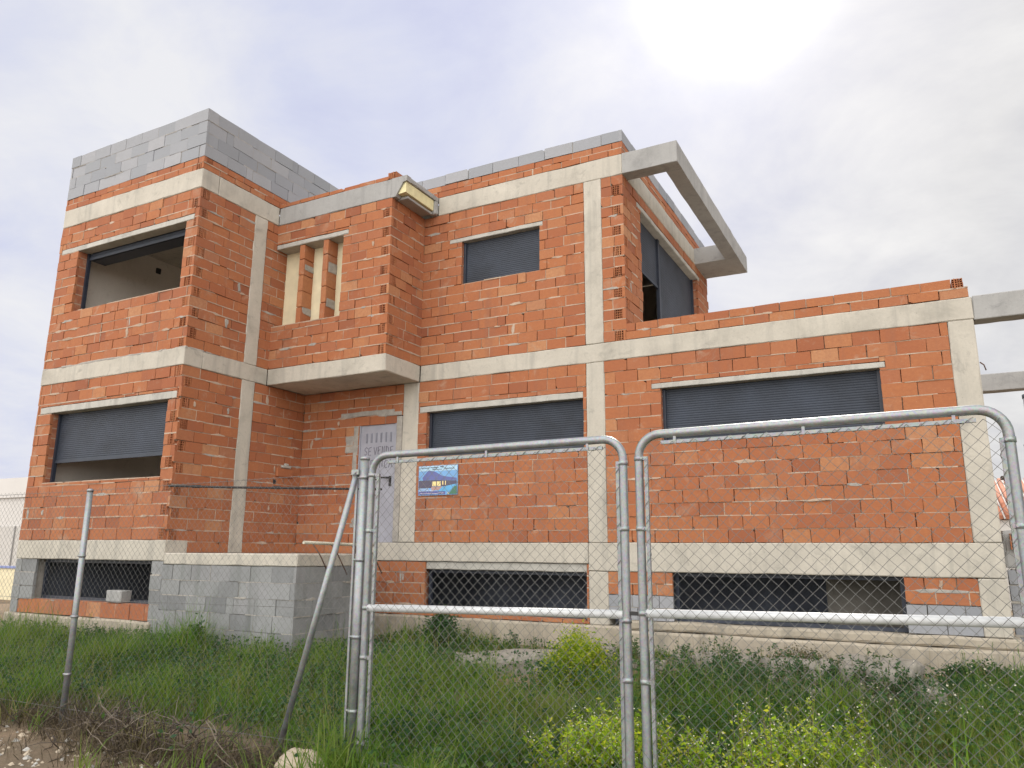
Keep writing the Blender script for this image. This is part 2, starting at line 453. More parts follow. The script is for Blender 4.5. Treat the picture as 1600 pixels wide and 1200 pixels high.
# window rectangles: (x0, x1, z0, z1)
W_up = (-2.295, -.79, 4.35, 5.15); W_gc = (-2.92, -.047, 1.40, 2.17); W_gr = (1.165, 4.065, 1.41, 2.205)
W_bc = (-2.86, -.03, -1.09, -.305); W_br = (1.24, 4.10, -1.06, -.405)
W_t2 = (-8.83, -5.975, 4.0, 5.19); W_t1 = (-8.98, -5.965, .955, 2.18); W_tb = (-8.84, -5.94, -.95, -.31)
LT_up = (-2.545, -.73, 5.15, 5.225); LT_gc = (-3.07, -.05, 2.17, 2.275); LT_gr = (1.03, 4.135, 2.205, 2.285)
LT_t2 = (-9.33, -5.785, 5.19, 5.288); LT_t1 = (-9.31, -5.765, 2.18, 2.30)

# ---- main facade
wall('brick_wall', Pf(0), XE, XA, Z1T, Z2B, [W_up, LT_up], seed=1, smears=12, fill_v=.45)
wall('brick_wall', Pf(0), XB, XC, Z1T, Z2B, [], seed=2, smears=3, holes_r=0)
wall('brick_wall', Pf(0), XE, XA, 0.0, Z1B, [W_gc, LT_gc], seed=3, smears=7, fill_v=.3, joint=.009)
wall('brick_wall', Pf(0), XB, XRL, 0.0, Z1B, [W_gr, LT_gr], seed=4, smears=9, fill_v=.3, joint=.009)
DOOR = (-4.36, -3.55, 0.0, 2.05)
wall('brick_wall', Pf(0), XT, -3.42, -.19, Z1B, [DOOR, (-3.55, -3.42, -.19, 2.16), (-4.36, -3.55, -.19, 0)], seed=5, smears=34, fill_v=.8, fill_h=.9)
wall('brick_wall', Pf(0), -3.95, W_bc[0], -1.15, -.305, seed=6, smears=5)
wall('brick_wall', Pf(0), W_bc[1], XA, -1.15, -.305, seed=66)
wall('brick_wall', Pf(0), W_bc[0], W_bc[1], -1.15, -1.09, seed=67, H=.06)
wall('brick_wall', Pf(0), XB, W_br[0], -.72, -.405, seed=7, smears=2)
wall('brick_wall', Pf(0), W_br[1], XRL, -.72, -.405, seed=77, smears=3)
for a_, b_, k_ in ((XB, W_br[0], 8), (W_br[1], XRL, 88)): wall('block_wall', Pf(0), a_, b_, -1.06, -.72, seed=k_, L_=.4, H=.2, mats=KM, fill_v=.8)
# ---- upper block, right flank and parapets
SIDE = (.85, 4.6, 3.25, 5.47); LT_s = (.70, 4.75, 5.47, 5.56)
wall('brick_wall', Px(XC), 0, YB, Z1T, Z2B, [SIDE, LT_s], seed=9, smears=20, holes_l=1, fill_v=.7)
wall('brick_parapet', Pf(0), XT, XC, Z2T, Z3, seed=10, H=.112, smears=2)
wall('brick_parapet', Px(XC), 0, YB, Z2T, Z3, seed=11, H=.112)
wall('block_parapet', Pf(0), XT, XC, Z3, 6.52, seed=12, H=.2, L_=.5, mats=KM, fill_v=.8)
wall('block_parapet', Px(XC), 0, YB, Z3, 6.52, seed=13, H=.2, L_=.5, mats=KM, fill_v=.8)
wall('brick_parapet', Pf(0), XC, XR - .02, Z1T, 3.262, seed=14, H=.131, smears=4, holes_r=1)
# ---- tower
wall('brick_wall', Pf(-D1), XL, XT, Z1T, Z2B, [W_t2, LT_t2], seed=20, smears=16, holes_r=0, fill_v=.7)
wall('brick_wall', Pf(-D1), XL, XT, 0, Z1B, [W_t1, LT_t1], seed=21, smears=14, holes_r=0, fill_v=.7)
wall('brick_wall', Pf(-D1), W_tb[0] - .38, W_tb[1] + .03, -1.18, -.95, [], seed=22, H=.2, smears=2)
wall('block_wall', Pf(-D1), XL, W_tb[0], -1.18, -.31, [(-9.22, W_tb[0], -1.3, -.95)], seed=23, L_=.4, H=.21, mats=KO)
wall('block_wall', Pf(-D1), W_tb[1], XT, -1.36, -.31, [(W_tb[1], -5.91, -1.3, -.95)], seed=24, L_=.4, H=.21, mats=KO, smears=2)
YC1, YC2 = -1.546, -1.245
wall('brick_wall', Px(XT), -D1, YC1, Z1T, Z2B, seed=25, smears=12, holes_l=1, fill_v=.8)
wall('brick_wall', Px(XT), YC2, 0, Z1T, Z2B, seed=26, smears=8, fill_v=.8)
wall('brick_wall', Px(XT), -D1, YC1, -.19, Z1B, seed=27, smears=18, holes_l=1, fill_v=.9, fill_h=.95)
wall('brick_wall', Px(XT), YC2, 0, -.19, Z1B, seed=28, smears=18, fill_v=.9, fill_h=.95)
wall('brick_parapet', Pf(-D1), XL, XT, Z2T, Z3, seed=29, H=.112, holes_r=0)
wall('brick_parapet', Px(XT), -D1, YB, Z2T, Z3, seed=30, H=.112, holes_l=1)
wall('block_parapet', Pf(-D1), XL, XT, Z3, 7.19, seed=31, H=.219, L_=.44, joint=.008, mats=KM, fill_v=.85)
wall('block_parapet', Px(XT), -D1, YB, Z3, 7.19, seed=32, H=.219, L_=.44, joint=.008, mats=KM, fill_v=.85)
wall('brick_wall', Pl(XL), -D1, YB, Z1T, Z2B, seed=33)
wall('brick_wall', Pl(XL), -D1, YB, 0, Z1B, seed=34)
wall('brick_parapet', Pl(XL), -D1, YB, Z2T, Z3, seed=35, H=.112)
wall('block_parapet', Pl(XL), -D1, YB, Z3, 7.19, seed=36, H=.219, L_=.44, mats=KM)
# ---- bay over the porch, with the three slits
SL = (XT, -4.115, 3.78, 5.26); LT_b = (XT, -4.01, 5.26, 5.352)
wall('brick_wall', Pf(-D2), XT, XE, Z1T, Z2B, [SL, LT_b], seed=40, smears=16, holes_r=0)
wall('brick_wall', Px(XE), -D2, 0, Z1T, Z2B, seed=41, smears=5, holes_l=1)
wall('brick_parapet', Pf(-D2), XT, -3.2, Z2T, 6.165, seed=42, H=.08)
mb = MB(); masonry(mb, Pf(-D2 - .004), -3.19, -2.98, Z2T, 6.215, seed=43, H=.11, L_=.35, holes_r=0); mb.build('loose_parapet_brick', BM, house)
for i, x in enumerate((-5.13, -4.58)):                          # two brick piers between the slits
    mb = MB()
    zz = 3.78
    k = 0
    while zz < 5.25:
        z2 = min(zz + .30, 5.26)
        mb.rough_box(x, x + .115, -D2 + .012, -D2 + .30, zz + .004, z2 - .004, 0 if k % 4 else 0, step=.2, amp=.006, seed=k + x, bev=.008); zz = z2; k += 1
    for q in range(2):
        zc = 3.9 + q * .75 + random.uniform(0, .2)
        mb.rough_box(x + .112, x + .1185, -D2 + .04, -D2 + .27, zc, zc + random.uniform(.1, .28), 1, step=.05, amp=.016, seed=q * 3.1 + x)
    mb.build('brick_pier', [M['brick'], M['smear']], house)
mb = MB(); mb.box(XT, SL[1] + .15, -D2 + .27, -D2 + .32, 3.75, 5.30); mb.build('cream_backing_board', M['cream'], house)

# ---- concrete frame
conc('floor_slab', [(XL - .008, XT + .008, -D1 - .008, -D1 + .35, Z1B, Z1T)])
conc('floor_slab', [(XT - .3, XT + .008, -D1 + .352, -.99, Z1B, Z1T)])
conc('porch_canopy_slab', [(XT + .01, XE + .008, -D2 - .008, -.012, Z1B, Z1T)], step=.2)
conc('floor_slab', [(XE + .011, XR + .006, -.008, .35, Z1B, Z1T)])
conc('floor_slab', [(XL + .2, XR - .2, .30, YB - .1, Z1B + .024, Z1T - .024)], step=1.5)
conc('floor_slab', [(XL + .2, XT - .2, -D1 + .30, .35, Z1B + .02, Z1T - .02)], step=1.5)
conc('roof_slab', [(XL - .008, XT + .008, -D1 - .008, -D1 + .35, Z2B, Z2T)])
conc('roof_slab', [(XT - .3, XT + .008, -D1 + .352, -.99, Z2B, Z2T)])
conc('roof_slab', [(XC - .35, XC + .006, .264, YB, Z2B, Z2T)])
conc('roof_slab', [(XL - .008, XL + .3, -D1 + .352, YB, Z2B, Z2T)], step=.4)
conc('floor_slab', [(XL - .008, XL + .3, -D1 + .352, YB, Z1B, Z1T)], step=.4)
conc('roof_slab', [(-2.80, XC - .002, -.008, .26, Z2B, Z2T)])
conc('roof_slab', [(XL + .2, XC - .2, .20, YB - .1, Z2B + .024, Z2T - .024)], step=1.5)  # this and the next: roof out of view, added to block the sun
conc('roof_slab', [(XL + .2, XT - .2, -D1 + .30, .262, Z2B + .02, Z2T - .02)], step=1.5)
# bay roof slab with its broken right corner and the foam strip in it
mb = MB()
mb.rough_box(XT + .01, -3.12, -D2 - .008, .0, Z2B, Z2T, seed=2)
pts = [(-3.118, Z2B), (-3.02, Z2B), (-2.99, Z2B + .06), (-2.93, Z2B + .15), (-2.88, Z2B + .235), (-2.80, Z2B + .25), (-2.80, Z2T), (-3.118, Z2T)]
def prism_y(mb, pts, y0, y1, mi=0, jit=0):
    k = len(pts); A = [(x, y0 + random.uniform(-jit, jit), z) for x, z in pts]; B = [(x, y1 + random.uniform(-jit, jit), z) for x, z in pts]
    mb.add(A + B, [tuple(range(k)), tuple(range(2 * k - 1, k - 1, -1))] + [(i, i + k, (i + 1) % k + k, (i + 1) % k) for i in range(k)], mi)
prism_y(mb, pts, -D2 - .006, -D2 + .12)
mb.rough_box(-3.118, -2.80, -D2 + .122, 0, Z2T - .09, Z2T - .002, seed=5)
mb.rough_box(-2.93, -2.79, -.12, 0, Z2B, Z2T - .092, seed=8, bev=.03)
mb.build('roof_slab', M['concrete_grey'], house)
mb = MB()
prism_y(mb, [(-2.985, Z2B + .045), (-2.83, Z2B + .055), (-2.83, Z2T - .10), (-2.90, Z2T - .10)], -D2 + .03, -.13, jit=.012)
prism_y(mb, [(-3.085, Z2B - .002), (-2.995, Z2B + .0), (-2.99, Z2B + .05), (-3.08, Z2B + .05)], -D2 + .14, -.125, 0)
mb.build('foam_insulation_strip', M['foam'], house)
mb = MB(); mb.rough_box(-3.088, -2.86, -D2 + .13, -.125, Z2B - .012, Z2B + .038, seed=3); mb.build('slab_soffit_edge', M['concrete_grey'], house)
# right beam over the single storey part
conc('concrete_column', [(XA + .004, XB - .004, -.006, .28, Z1T + .002, Z2B - .002)])
conc('concrete_column', [(XA + .004, XB - .004, -.006, .28, .002, Z1B - .002)])
conc('concrete_column', [(XA + .004, XB - .004, -.006, .28, -1.15, -.41)])
conc('concrete_column', [(XRL + .003, XR, -.006, .28, .002, Z1B - .002)])
conc('concrete_column', [(XRL + .003, XR, -.006, .28, -1.06, -.41)])
conc('concrete_column', [(-3.418, XE - .003, -.006, .28, .002, Z1B - .002)])
conc('concrete_column', [(XT - .28, XT + .006, YC1 + .003, YC2 - .003, Z1T + .002, Z2B - .002)])
conc('concrete_column', [(XT - .28, XT + .006, YC1 + .003, YC2 - .003, -.19, Z1B - .002)])
conc('floor_slab', [(-4.30, XA - .002, -.008, .4, -.30, -.002)])
conc('floor_slab', [(XA + .0, XR + .006, -.008, .4, -.402, -.002)])
conc('floor_slab', [(XL - .008, XT + .008, -D1 - .008, -D1 + .4, -.307, -.002)])
conc('floor_slab', [(XL + .2, XR - .2, .41, YB - .1, -.28, -.01)], step=1.5)
conc('floor_slab', [(XL + .2, XT - .2, -D1 + .41, .40, -.28, -.01)], step=1.5)
# footings
conc('footing', [(-3.95, XA + .5, -.06, .4, -1.62, -1.152), (-3.0, XA + .6, -.16, -.06, -1.9, -1.50)], 'footing', bev=.03, amp=.012)
conc('footing', [(XA + .5, XR + .09, -.05, .4, -1.19, -1.065), (XA + .5, XR + .17, -.12, .4, -1.9, -1.195)], 'footing', bev=.03, amp=.012)
conc('footing', [(XL - .06, -5.83, -D1 - .06, -D1 + .4, -1.9, -1.185)], 'footing', bev=.03, amp=.012)
# pergola beams round the upper terrace: a U of concrete at roof level
conc('pergola_beam', [(XC - .0, 1.56, -.006, .27, Z2B, Z2T)], 'concrete_grey', bev=.006)
conc('pergola_beam', [(1.30, 1.56, .272, 4.398, Z2B, Z2T)], 'concrete_grey', bev=.006)
conc('pergola_beam', [(XC + .0, 1.56, 4.40, 5.38, Z2B, Z2T)], 'concrete_grey', bev=.006)
# carport beams reaching out to the right
conc('carport_beam', [(XR + .008, 9.5, -.004, .26, 2.70, 3.01)], 'concrete_grey')
conc('carport_beam', [(XR + .008, 9.5, 5.0, 5.26, 2.70, 3.01)], 'concrete_grey')
conc('carport_beam', [(9.2, 9.5, .262, 4.998, 2.70, 3.01)], 'concrete_grey', step=.5)
conc('carport_column', [(9.2, 9.5, 0, .26, GZ, 2.70)], 'concrete_grey', step=.5)
conc('carport_column', [(9.2, 9.5, 5.0, 5.26, GZ, 2.70)], 'concrete_grey', step=.5)
mb = MB(); mb.tube([(XR + .01, .02, 2.16), (XR + .045, .0, 2.12), (XR + .06, -.01, 2.05)], .008, 6); mb.build('rebar_stub', M['rust'], house)

mb = MB()
for i in range(7): mb.rough_box(XL + i * .53, XL + i * .53 + .55, -D1 - .006, -D1 + .05, Z1T - .02, Z1T + .022, step=.06, amp=.016, seed=i, bev=.01)
mb.build('mortar_bead', M['smear'], house)
mb = MB()
for i in range(3): mb.rough_box(XT - .05, XT + .006, -D1 + i * .4, -D1 + i * .4 + .42, Z1T - .02, Z1T + .02, step=.06, amp=.016, seed=i + 9, bev=.01)
mb.build('mortar_bead', M['smear'], house)
# lintels
def lintel(r, y0, proud=.006):
    return conc('window_lintel', [(r[0] + .004, r[1] - .004, y0 - proud, y0 + .2, r[2] + .002, r[3] - .004)], 'lintel', step=.1, amp=.005, bev=.008)
for r, y in ((LT_up, 0), (LT_gc, 0), (LT_gr, 0), (LT_t2, -D1), (LT_t1, -D1)): lintel(r, y)
conc('window_lintel', [(LT_b[0] + .006, LT_b[1] - .004, -D2 - .006, -D2 + .3, LT_b[2] + .002, LT_b[3] - .004)], 'lintel', step=.1, amp=.005)
conc('window_lintel', [(XC - .2, XC + .006, LT_s[0], LT_s[1], LT_s[2] + .002, LT_s[3] - .002)], 'lintel', step=.15)
conc('window_lintel', [(W_bc[0], W_bc[1], .03, .2, -.425, -.307)], 'lintel', step=.2)
# mortar dressings round the door
mb = MB()
mb.rough_box(-3.548, -3.424, -.004, .2, 0.0, 2.155, 0, step=.06, amp=.008)
mb.rough_box(-4.80, -3.60, -.007, .03, 2.20, 2.29, 0, step=.05, amp=.013, seed=4)
mb.rough_box(-3.98, -3.44, -.009, .03, 2.165, 2.24, 0, step=.05, amp=.013, seed=9)
mb.rough_box(-4.47, -4.365, -.005, .03, .25, 2.02, 0, step=.05, amp=.016, seed=14)
mb.rough_box(-4.66, -4.46, -.005, .03, 1.55, 1.86, 0, step=.05, amp=.02, seed=24)
mb.build('door_mortar_dressing', M['smear'], house)

# ---- roller shutters and openings
def corrugated(P, u0, u1, z0, z1, pitch=.034):
    mb = MB(); n = max(1, int((z1 - z0) / pitch)); ph = (z1 - z0) / n
    prof = []
    for i in range(n):
        zb = z0 + i * ph
        prof += [(zb, .010), (zb + ph * .15, .006), (zb + ph * .5, .0045), (zb + ph * .85, .006)]
    prof.append((z1, .01))
    for (za, da), (zb, db) in zip(prof, prof[1:]):
        mb.face([P(u0, da, za), P(u1, da, za), P(u1, db, zb), P(u0, db, zb)])
    for (za, da), (zb, db) in zip(prof, prof[1:]):
        mb.face([P(u1, da + .012, za), P(u0, da + .012, za), P(u0, db + .012, zb), P(u1, db + .012, zb)])
    mb.face([P(u0, .01, z0), P(u0, .022, z0), P(u1, .022, z0), P(u1, .01, z0)])
    return mb
def shutter(P, rect, inset, zbot=None, splits=(), guide=.045, zbots=None):
    u0, u1, z0, z1 = rect
    PP = lambda u, d, z: P(u, d + inset, z)
    us = [u0] + list(splits) + [u1]
    first = None
    for i in range(len(us) - 1):
        zb = zbots[i] if zbots else (z0 if zbot is None else zbot)
        zb = max(zb, z0 + .002)
        o = corrugated(PP, us[i] + guide * .6, us[i + 1] - guide * .6, zb, z1 - .002).build('roller_shutter', M['shutter'], house)
        mb = MB()
        b0 = PP(us[i] + guide * .6, -.006, zb); 
        q = [PP(us[i] + guide * .6, -.008, zb - .0), PP(us[i + 1] - guide * .6, -.008, zb), PP(us[i + 1] - guide * .6, .016, zb), PP(us[i] + guide * .6, .016, zb)]
        q2 = [PP(us[i] + guide * .6, -.008, zb + .05), PP(us[i + 1] - guide * .6, -.008, zb + .05), PP(us[i + 1] - guide * .6, .016, zb + .05), PP(us[i] + guide * .6, .016, zb + .05)]
        mb.hexa(q + q2); mb.build('bottom_rail', M['shutter'], o)
    for u in us:
        mb = MB(); a, b = max(u - guide, u0), min(u + guide, u1)
        p = [PP(a, -.03, z0), PP(b, -.03, z0), PP(b, .03, z0), PP(a, .03, z0)]
        p += [PP(a, -.03, z1), PP(b, -.03, z1), PP(b, .03, z1), PP(a, .03, z1)]
        mb.hexa(p); mb.build('shutter_guide', M['guide'], house)
shutter(Pf(0), W_up, .10); shutter(Pf(0), W_gc, .12); shutter(Pf(0), W_gr, .12)
shutter(Pf(-D1), W_t1, .16, zbot=1.315)
shutter(Pf(-D1), W_t2, .20, zbot=5.06)
shutter(Px(XC), SIDE, .13, splits=(2.2,), zbots=(4.52, 3.27))
def glazing_frame(P, rect, inset, n=2, z_inset=0):
    u0, u1, z0, z1 = rect; w = .05
    mb = MB()
    def bar(a, b, c, d):
        mb.hexa([P(a, inset, c), P(b, inset, c), P(b, inset + .05, c), P(a, inset + .05, c), P(a, inset, d), P(b, inset, d), P(b, inset + .05, d), P(a, inset + .05, d)])
    bar(u0, u0 + w, z0, z1); bar(u1 - w, u1, z0, z1); bar(u0 + w, u1 - w, z0, z0 + w); bar(u0 + w, u1 - w, z1 - w, z1)
    return mb.build('basement_window_frame', M['guide'], house)
glazing_frame(Pf(0), (W_bc[0], W_bc[1], W_bc[2], -.427), .12); glazing_frame(Pf(0), W_br, .14)
glazing_frame(Pf(-D1), W_tb, .16)

# ---- door
door = MB()
door.rough_box(-4.345, -3.56, .03, .075, .0, 2.035, step=.3, amp=.0015, bev=.004)
for x in (-4.349, -3.562): door.box(x - .012, x + .014, .012, .09, 0, 2.05)
door.box(-4.333, -3.576, .012, .09, 2.037, 2.05)
d_o = door.build('entrance_door', M['door'], house)
mb = MB()
for i in range(6):
    x = -4.22 + i * .105
    mb.box(x, x + .028, .0255, .0275, 1.72, 1.885)
    mb.box(x + .032, x + .036, .020, .027, 1.715, 1.89)
mb.build('door_vents', simple('vent_slot_shade', (.21, .215, .26), .7, 0, .2, 9, 0), d_o)  # darker strips on the leaf, shade of the slots put into their colour
mb = MB(); mb.tube([(-3.655, .03, 1.09), (-3.655, -.03, 1.09), (-3.80, -.032, 1.095)], .016, 8); mb.box(-3.68, -3.635, .016, .03, .95, 1.12); mb.build('door_handle', M['dark_iron'], d_o)
GL = {'S': [[(.95, .9), (.6, 1), (.2, .85), (.2, .62), (.75, .42), (.85, .18), (.5, 0), (.1, .08)]], 'E': [[(.9, 1), (.15, .97), (.1, .02), (.85, .0)], [(.13, .5), (.7, .54)]],
      'V': [[(.05, 1), (.45, 0), (.95, 1.05)]], 'N': [[(.1, 0), (.14, 1), (.8, .05), (.85, 1)]], 'D': [[(.1, 0), (.12, 1), (.6, .9), (.85, .5), (.6, .1), (.1, 0)]],
      'F': [[(.15, 0), (.12, 1), (.9, 1)], [(.13, .5), (.7, .52)]], 'I': [[(.5, 0), (.48, 1)]], 'C': [[(.9, .9), (.5, 1), (.12, .6), (.2, .15), (.6, 0), (.9, .12)]],
      'A': [[(.05, 0), (.48, 1), (.92, 0)], [(.22, .38), (.78, .4)]]}
mb = MB()
def scrawl(txt, x, z, w, h):
    for ch in txt:
        if ch != ' ':
            dz = random.uniform(-.008, .008)
            for st in GL[ch]: mb.tube([(x + a * w * .82, .0275, z + dz + b * h + random.uniform(-.006, .006)) for a, b in st], .0042, 5)
        x += w if ch != ' ' else w * .35
scrawl('SE VENDE', -4.245, 1.505, .088, .135)
mb.build('door_writing', M['ink'], d_o)
mb = MB()
scrawl('FINCA', -4.10, 1.275, .098, .14)
mb.build('door_writing', M['ink'], d_o)

# ---- rooms behind the openings
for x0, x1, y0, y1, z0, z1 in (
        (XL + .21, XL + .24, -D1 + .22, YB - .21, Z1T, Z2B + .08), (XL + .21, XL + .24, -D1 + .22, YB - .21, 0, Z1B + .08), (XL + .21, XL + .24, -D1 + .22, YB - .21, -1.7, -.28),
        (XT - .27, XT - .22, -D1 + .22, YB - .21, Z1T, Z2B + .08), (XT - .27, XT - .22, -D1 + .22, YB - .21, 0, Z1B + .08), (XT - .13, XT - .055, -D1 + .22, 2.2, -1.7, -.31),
        (XL, -9.0, YB - .2, YB, 0, Z2B), (-6.2, XC - .21, YB - .2, YB, Z1T, Z2B), (-6.2, XR, YB - .2, YB, 0, Z1B), (-9.0, -6.2, YB - .2, YB, 0, .6), (-9.0, -6.2, YB - .2, YB, 2.2, 3.6), (-9.0, -6.2, YB - .2, YB, 5.3, Z2B),  # back wall out of view, its gaps added to light the rooms
        (XT - .05, XR - .25, 2.3, 2.4, -1.7, -.31), (3.12, 4.85, .90, .96, -1.7, -.41), (XL + .25, XT - .14, 2.25, 2.3, -1.7, -.28), (XT - .05, -4.2, .05, .2, -1.7, -.31)):  # near partition on the right added to show as a lit patch
    mb = MB(); mb.box(x0, x1, y0, y1, z0, z1); mb.build('interior_wall', M['plaster'] if z1 > 0 else M['lit_patch'] if x0 == 3.12 else M['shade_room'], house)
for z0, z1, y0 in ((0, Z1B, .30), (-1.7, -.41, .42)):
    mb = MB(); mb.box(XR - .2, XR - .02, y0, YB, z0, z1); mb.build('flank_wall', M['mortar'], house)
mb = MB(); mb.rough_box(XL + .235, XL + .26, -.90, -.78, 5.44, 5.56, step=.05, amp=.01); mb.build('wall_socket_box', M['dark_iron'], house)
mb = MB(); mb.box(W_t2[0] + .05, W_t2[1] - .05, -D1 + .235, -D1 + .50, 5.06, 5.40); mb.build('shutter_housing', M['guide'], house)
mb = MB(); mb.rough_box(XT - .01, XT + .05, -.62, -.22, 1.13, 1.285, step=.06, amp=.006); mb.build('protruding_brick', M['brick'], house)
mb = MB(); mb.rough_box(XT + .0, XT + .06, -.50, -.28, 1.287, 1.33, step=.04, amp=.02); mb.rough_box(XT + .0, XT + .05, -.44, -.34, 1.33, 1.37, step=.03, amp=.015); mb.build('mortar_lump', M['lintel'], house)
mb = MB(); mb.rough_box(XT - .02, XT + .004, -.66, -.58, .98, 1.08, step=.03, amp=.01); mb.build('hole_shade_patch', M['dark_iron'], house)  # dark patch on the wall face, the shade of a hole painted in
# ---- terrace beside the tower
TX, TY = -3.06, -1.1
terr = thing('terrace', 'grey concrete block terrace with pale slab, set in the corner before the door', 'terrace', (-4.4, -2, GZ))
for P_, a_, b_, k_ in ((Pf(-D1), XT, TX, 50), (Px(TX), -D1, TY, 51), (Px(-4.1), TY, -.07, 52)):
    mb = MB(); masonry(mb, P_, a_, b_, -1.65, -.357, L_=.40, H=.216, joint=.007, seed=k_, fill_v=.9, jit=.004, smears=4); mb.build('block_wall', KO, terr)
conc('terrace_slab', [(XT + .01, TX + .006, -D1 - .006, TY, -.355, -.19)], 'concrete', terr)
conc('terrace_slab', [(XT + .01, -4.1, TY + .002, -.01, -.355, -.19)], 'concrete', terr)
conc('terrace_back_wall', [(-4.1, TX - .25, TY - .2, TY - .02, -1.65, -.357)], 'concrete_grey', terr, step=.5)

# ------------------------------------------------------------------ things on and around the house
def one(mb, name, mat, label, cat, group=None): return tag(mb.build(name, mat), label, cat, group)
mb = MB(); mb.rough_box(-6.93, -6.57, -D1 + .0, -D1 + .19, -.945, -.765, step=.09, amp=.006)
one(mb, 'concrete_block', M['concrete_grey'], 'pale loose concrete block lying on the basement window sill', 'block')
# estate sign
sign = thing('house_sign', 'blue picture board showing a lit villa, fixed to the brick wall by the door', 'sign', (-2.655, -.02, .76))
SX0, SX1, SZ0, SZ1 = -3.03, -2.265, .765, 1.25
mb = MB(); mb.box(SX0, SX1, -.022, -.010, SZ0, SZ1); mb.build('sign_board', simple('sign_sky', (.16, .36, .66), .35, 0, .2, 2, 0), sign)
def flat(name, polys, y, col, t=.001):
    mb = MB()
    for p in polys:
        q = [(SX0 + a * (SX1 - SX0), SZ0 + b * (SZ1 - SZ0)) for a, b in p]
        prism_y(mb, q, y, y + t)
    return mb.build(name, simple(name, col, .35, 0, .12, 9, 0), sign)
flat('sky_band', [[(.01, .82), (.99, .82), (.99, .99), (.01, .99)]], -.0235, (.38, .58, .74))
flat('villa_roof', [[(.10, .60), (.25, .84), (.42, .80), (.62, .64), (.98, .56), (.98, .48), (.60, .50), (.3, .52), (.12, .50)]], -.0235, (.10, .12, .33))
flat('villa_front', [[(.01, .24), (.36, .24), (.36, .29), (.70, .29), (.98, .3), (.98, .47), (.36, .51), (.01, .5)]], -.0245, (.07, .06, .11))
for p_ in ([(.36, .30), (.46, .30), (.46, .46), (.36, .46)], [(.48, .30), (.58, .30), (.58, .46), (.48, .46)], [(.62, .34), (.645, .34), (.645, .47), (.62, .47)], [(.69, .33), (.71, .33), (.71, .47), (.69, .47)]):
    flat('lit_window', [p_], -.0255, (.85, .68, .30))
flat('patio', [[(.34, .16), (.58, .16), (.66, .28), (.34, .28)]], -.0250, (.42, .26, .24))
flat('pool', [[(.50, .12), (.80, .12), (.97, .30), (.97, .36), (.62, .27)]], -.0258, (.10, .38, .68))
flat('garden', [[(.78, .02), (.99, .02), (.99, .30), (.93, .28)]], -.0262, (.05, .16, .10))
flat('footer', [[(.01, .02), (.70, .02), (.70, .13), (.01, .13)]], -.0245, (.10, .10, .30))
mb = MB()
def squig(a, b, z, h, col=None, n=26):
    pts = []
    for i in range(n):
        pts.append((SX0 + (a + (b - a) * i / (n - 1)) * (SX1 - SX0), -.0272, SZ0 + (z + random.uniform(-h, h)) * (SZ1 - SZ0)))
    mb.tube(pts, .0035, 4)
squig(.05, .28, .93, .022); squig(.31, .52, .94, .022); squig(.55, .64, .95, .022); squig(.36, .60, .875, .016); squig(.66, .92, .89, .02)
mb.build('heading_script', M['ink'], sign)
mb = MB(); squig(.02, .28, .215, .013); squig(.02, .42, .15, .013); squig(.03, .66, .06, .016, n=44)
mb.build('contact_lines', simple('sign_white', (.8, .8, .82), .4, 0, .05, 5, 0), sign)
mb = MB(); mb.box(SX0 + .76 * .765, SX0 + .80 * .765, -.0285, -.0265, SZ0 + .01, SZ0 + .035); mb.build('corner_emblem', M['foam'], sign)

# guard rail, prop and scrap rack on the terrace
mb = MB(); mb.tube([(XT + .02, -2.80, .80), (-4.9, -2.3, .79), (-3.05, -.98, .80)], .017, 8)
for t in (.12, .5): mb.tube([(XT + .02 + t * 2.6 - .05, -2.79 + t * 1.75, .80), (XT + .02 + t * 2.6 + .05, -2.73 + t * 1.75, .80)], .024, 8)
one(mb, 'guard_rail', M['dark_iron'], 'thin dark rail running level across the porch to the steel prop', 'rail')
prop = thing('steel_prop', 'rusty steel prop with a flat top plate standing before the grey door', 'prop', (-3.11, -1.16, -.19))
mb = MB(); mb.tube([(-3.12, -1.16, -.185), (-3.12, -1.16, .48)], .03, 10); mb.build('outer_tube', M['dark_iron'], prop)
mb = MB(); mb.tube([(-3.12, -1.16, .48), (-3.12, -1.16, .93)], .023, 10); mb.build('inner_tube', M['rust'], prop)
mb = MB(); mb.box(-3.20, -3.04, -1.22, -1.10, .93, .945); mb.build('top_plate', M['dark_iron'], prop)
mb = MB(); mb.tube([(-3.19, -1.2, .70), (-3.05, -1.12, .70)], .009, 6); mb.tube([(-3.05, -1.12, .70), (-3.02, -1.1, .63), (-3.03, -1.1, .58)], .007, 6); mb.build('locking_pin', M['rust'], prop)
rack = thing('rebar_rail', 'pale weathered rail with rusty rods hanging from it at the terrace edge', 'rail', (-2.99, -2.1, -.19))
mb = MB(); mb.tube([(-2.98, -2.72, -.035), (-2.98, -2.2, -.045), (-2.98, -1.6, -.055), (-2.97, -1.18, -.06)], .022, 8); mb.build('rail', M['tan'], rack)
for y in (-2.55, -2.18, -1.75, -1.38):
    mb = MB(); mb.tube([(-2.985, y, -.04), (-2.94, y + .12, -.2), (-2.87, y + .25, -.47)], .0085, 6); mb.build('rusty_rod', M['rust'], rack)

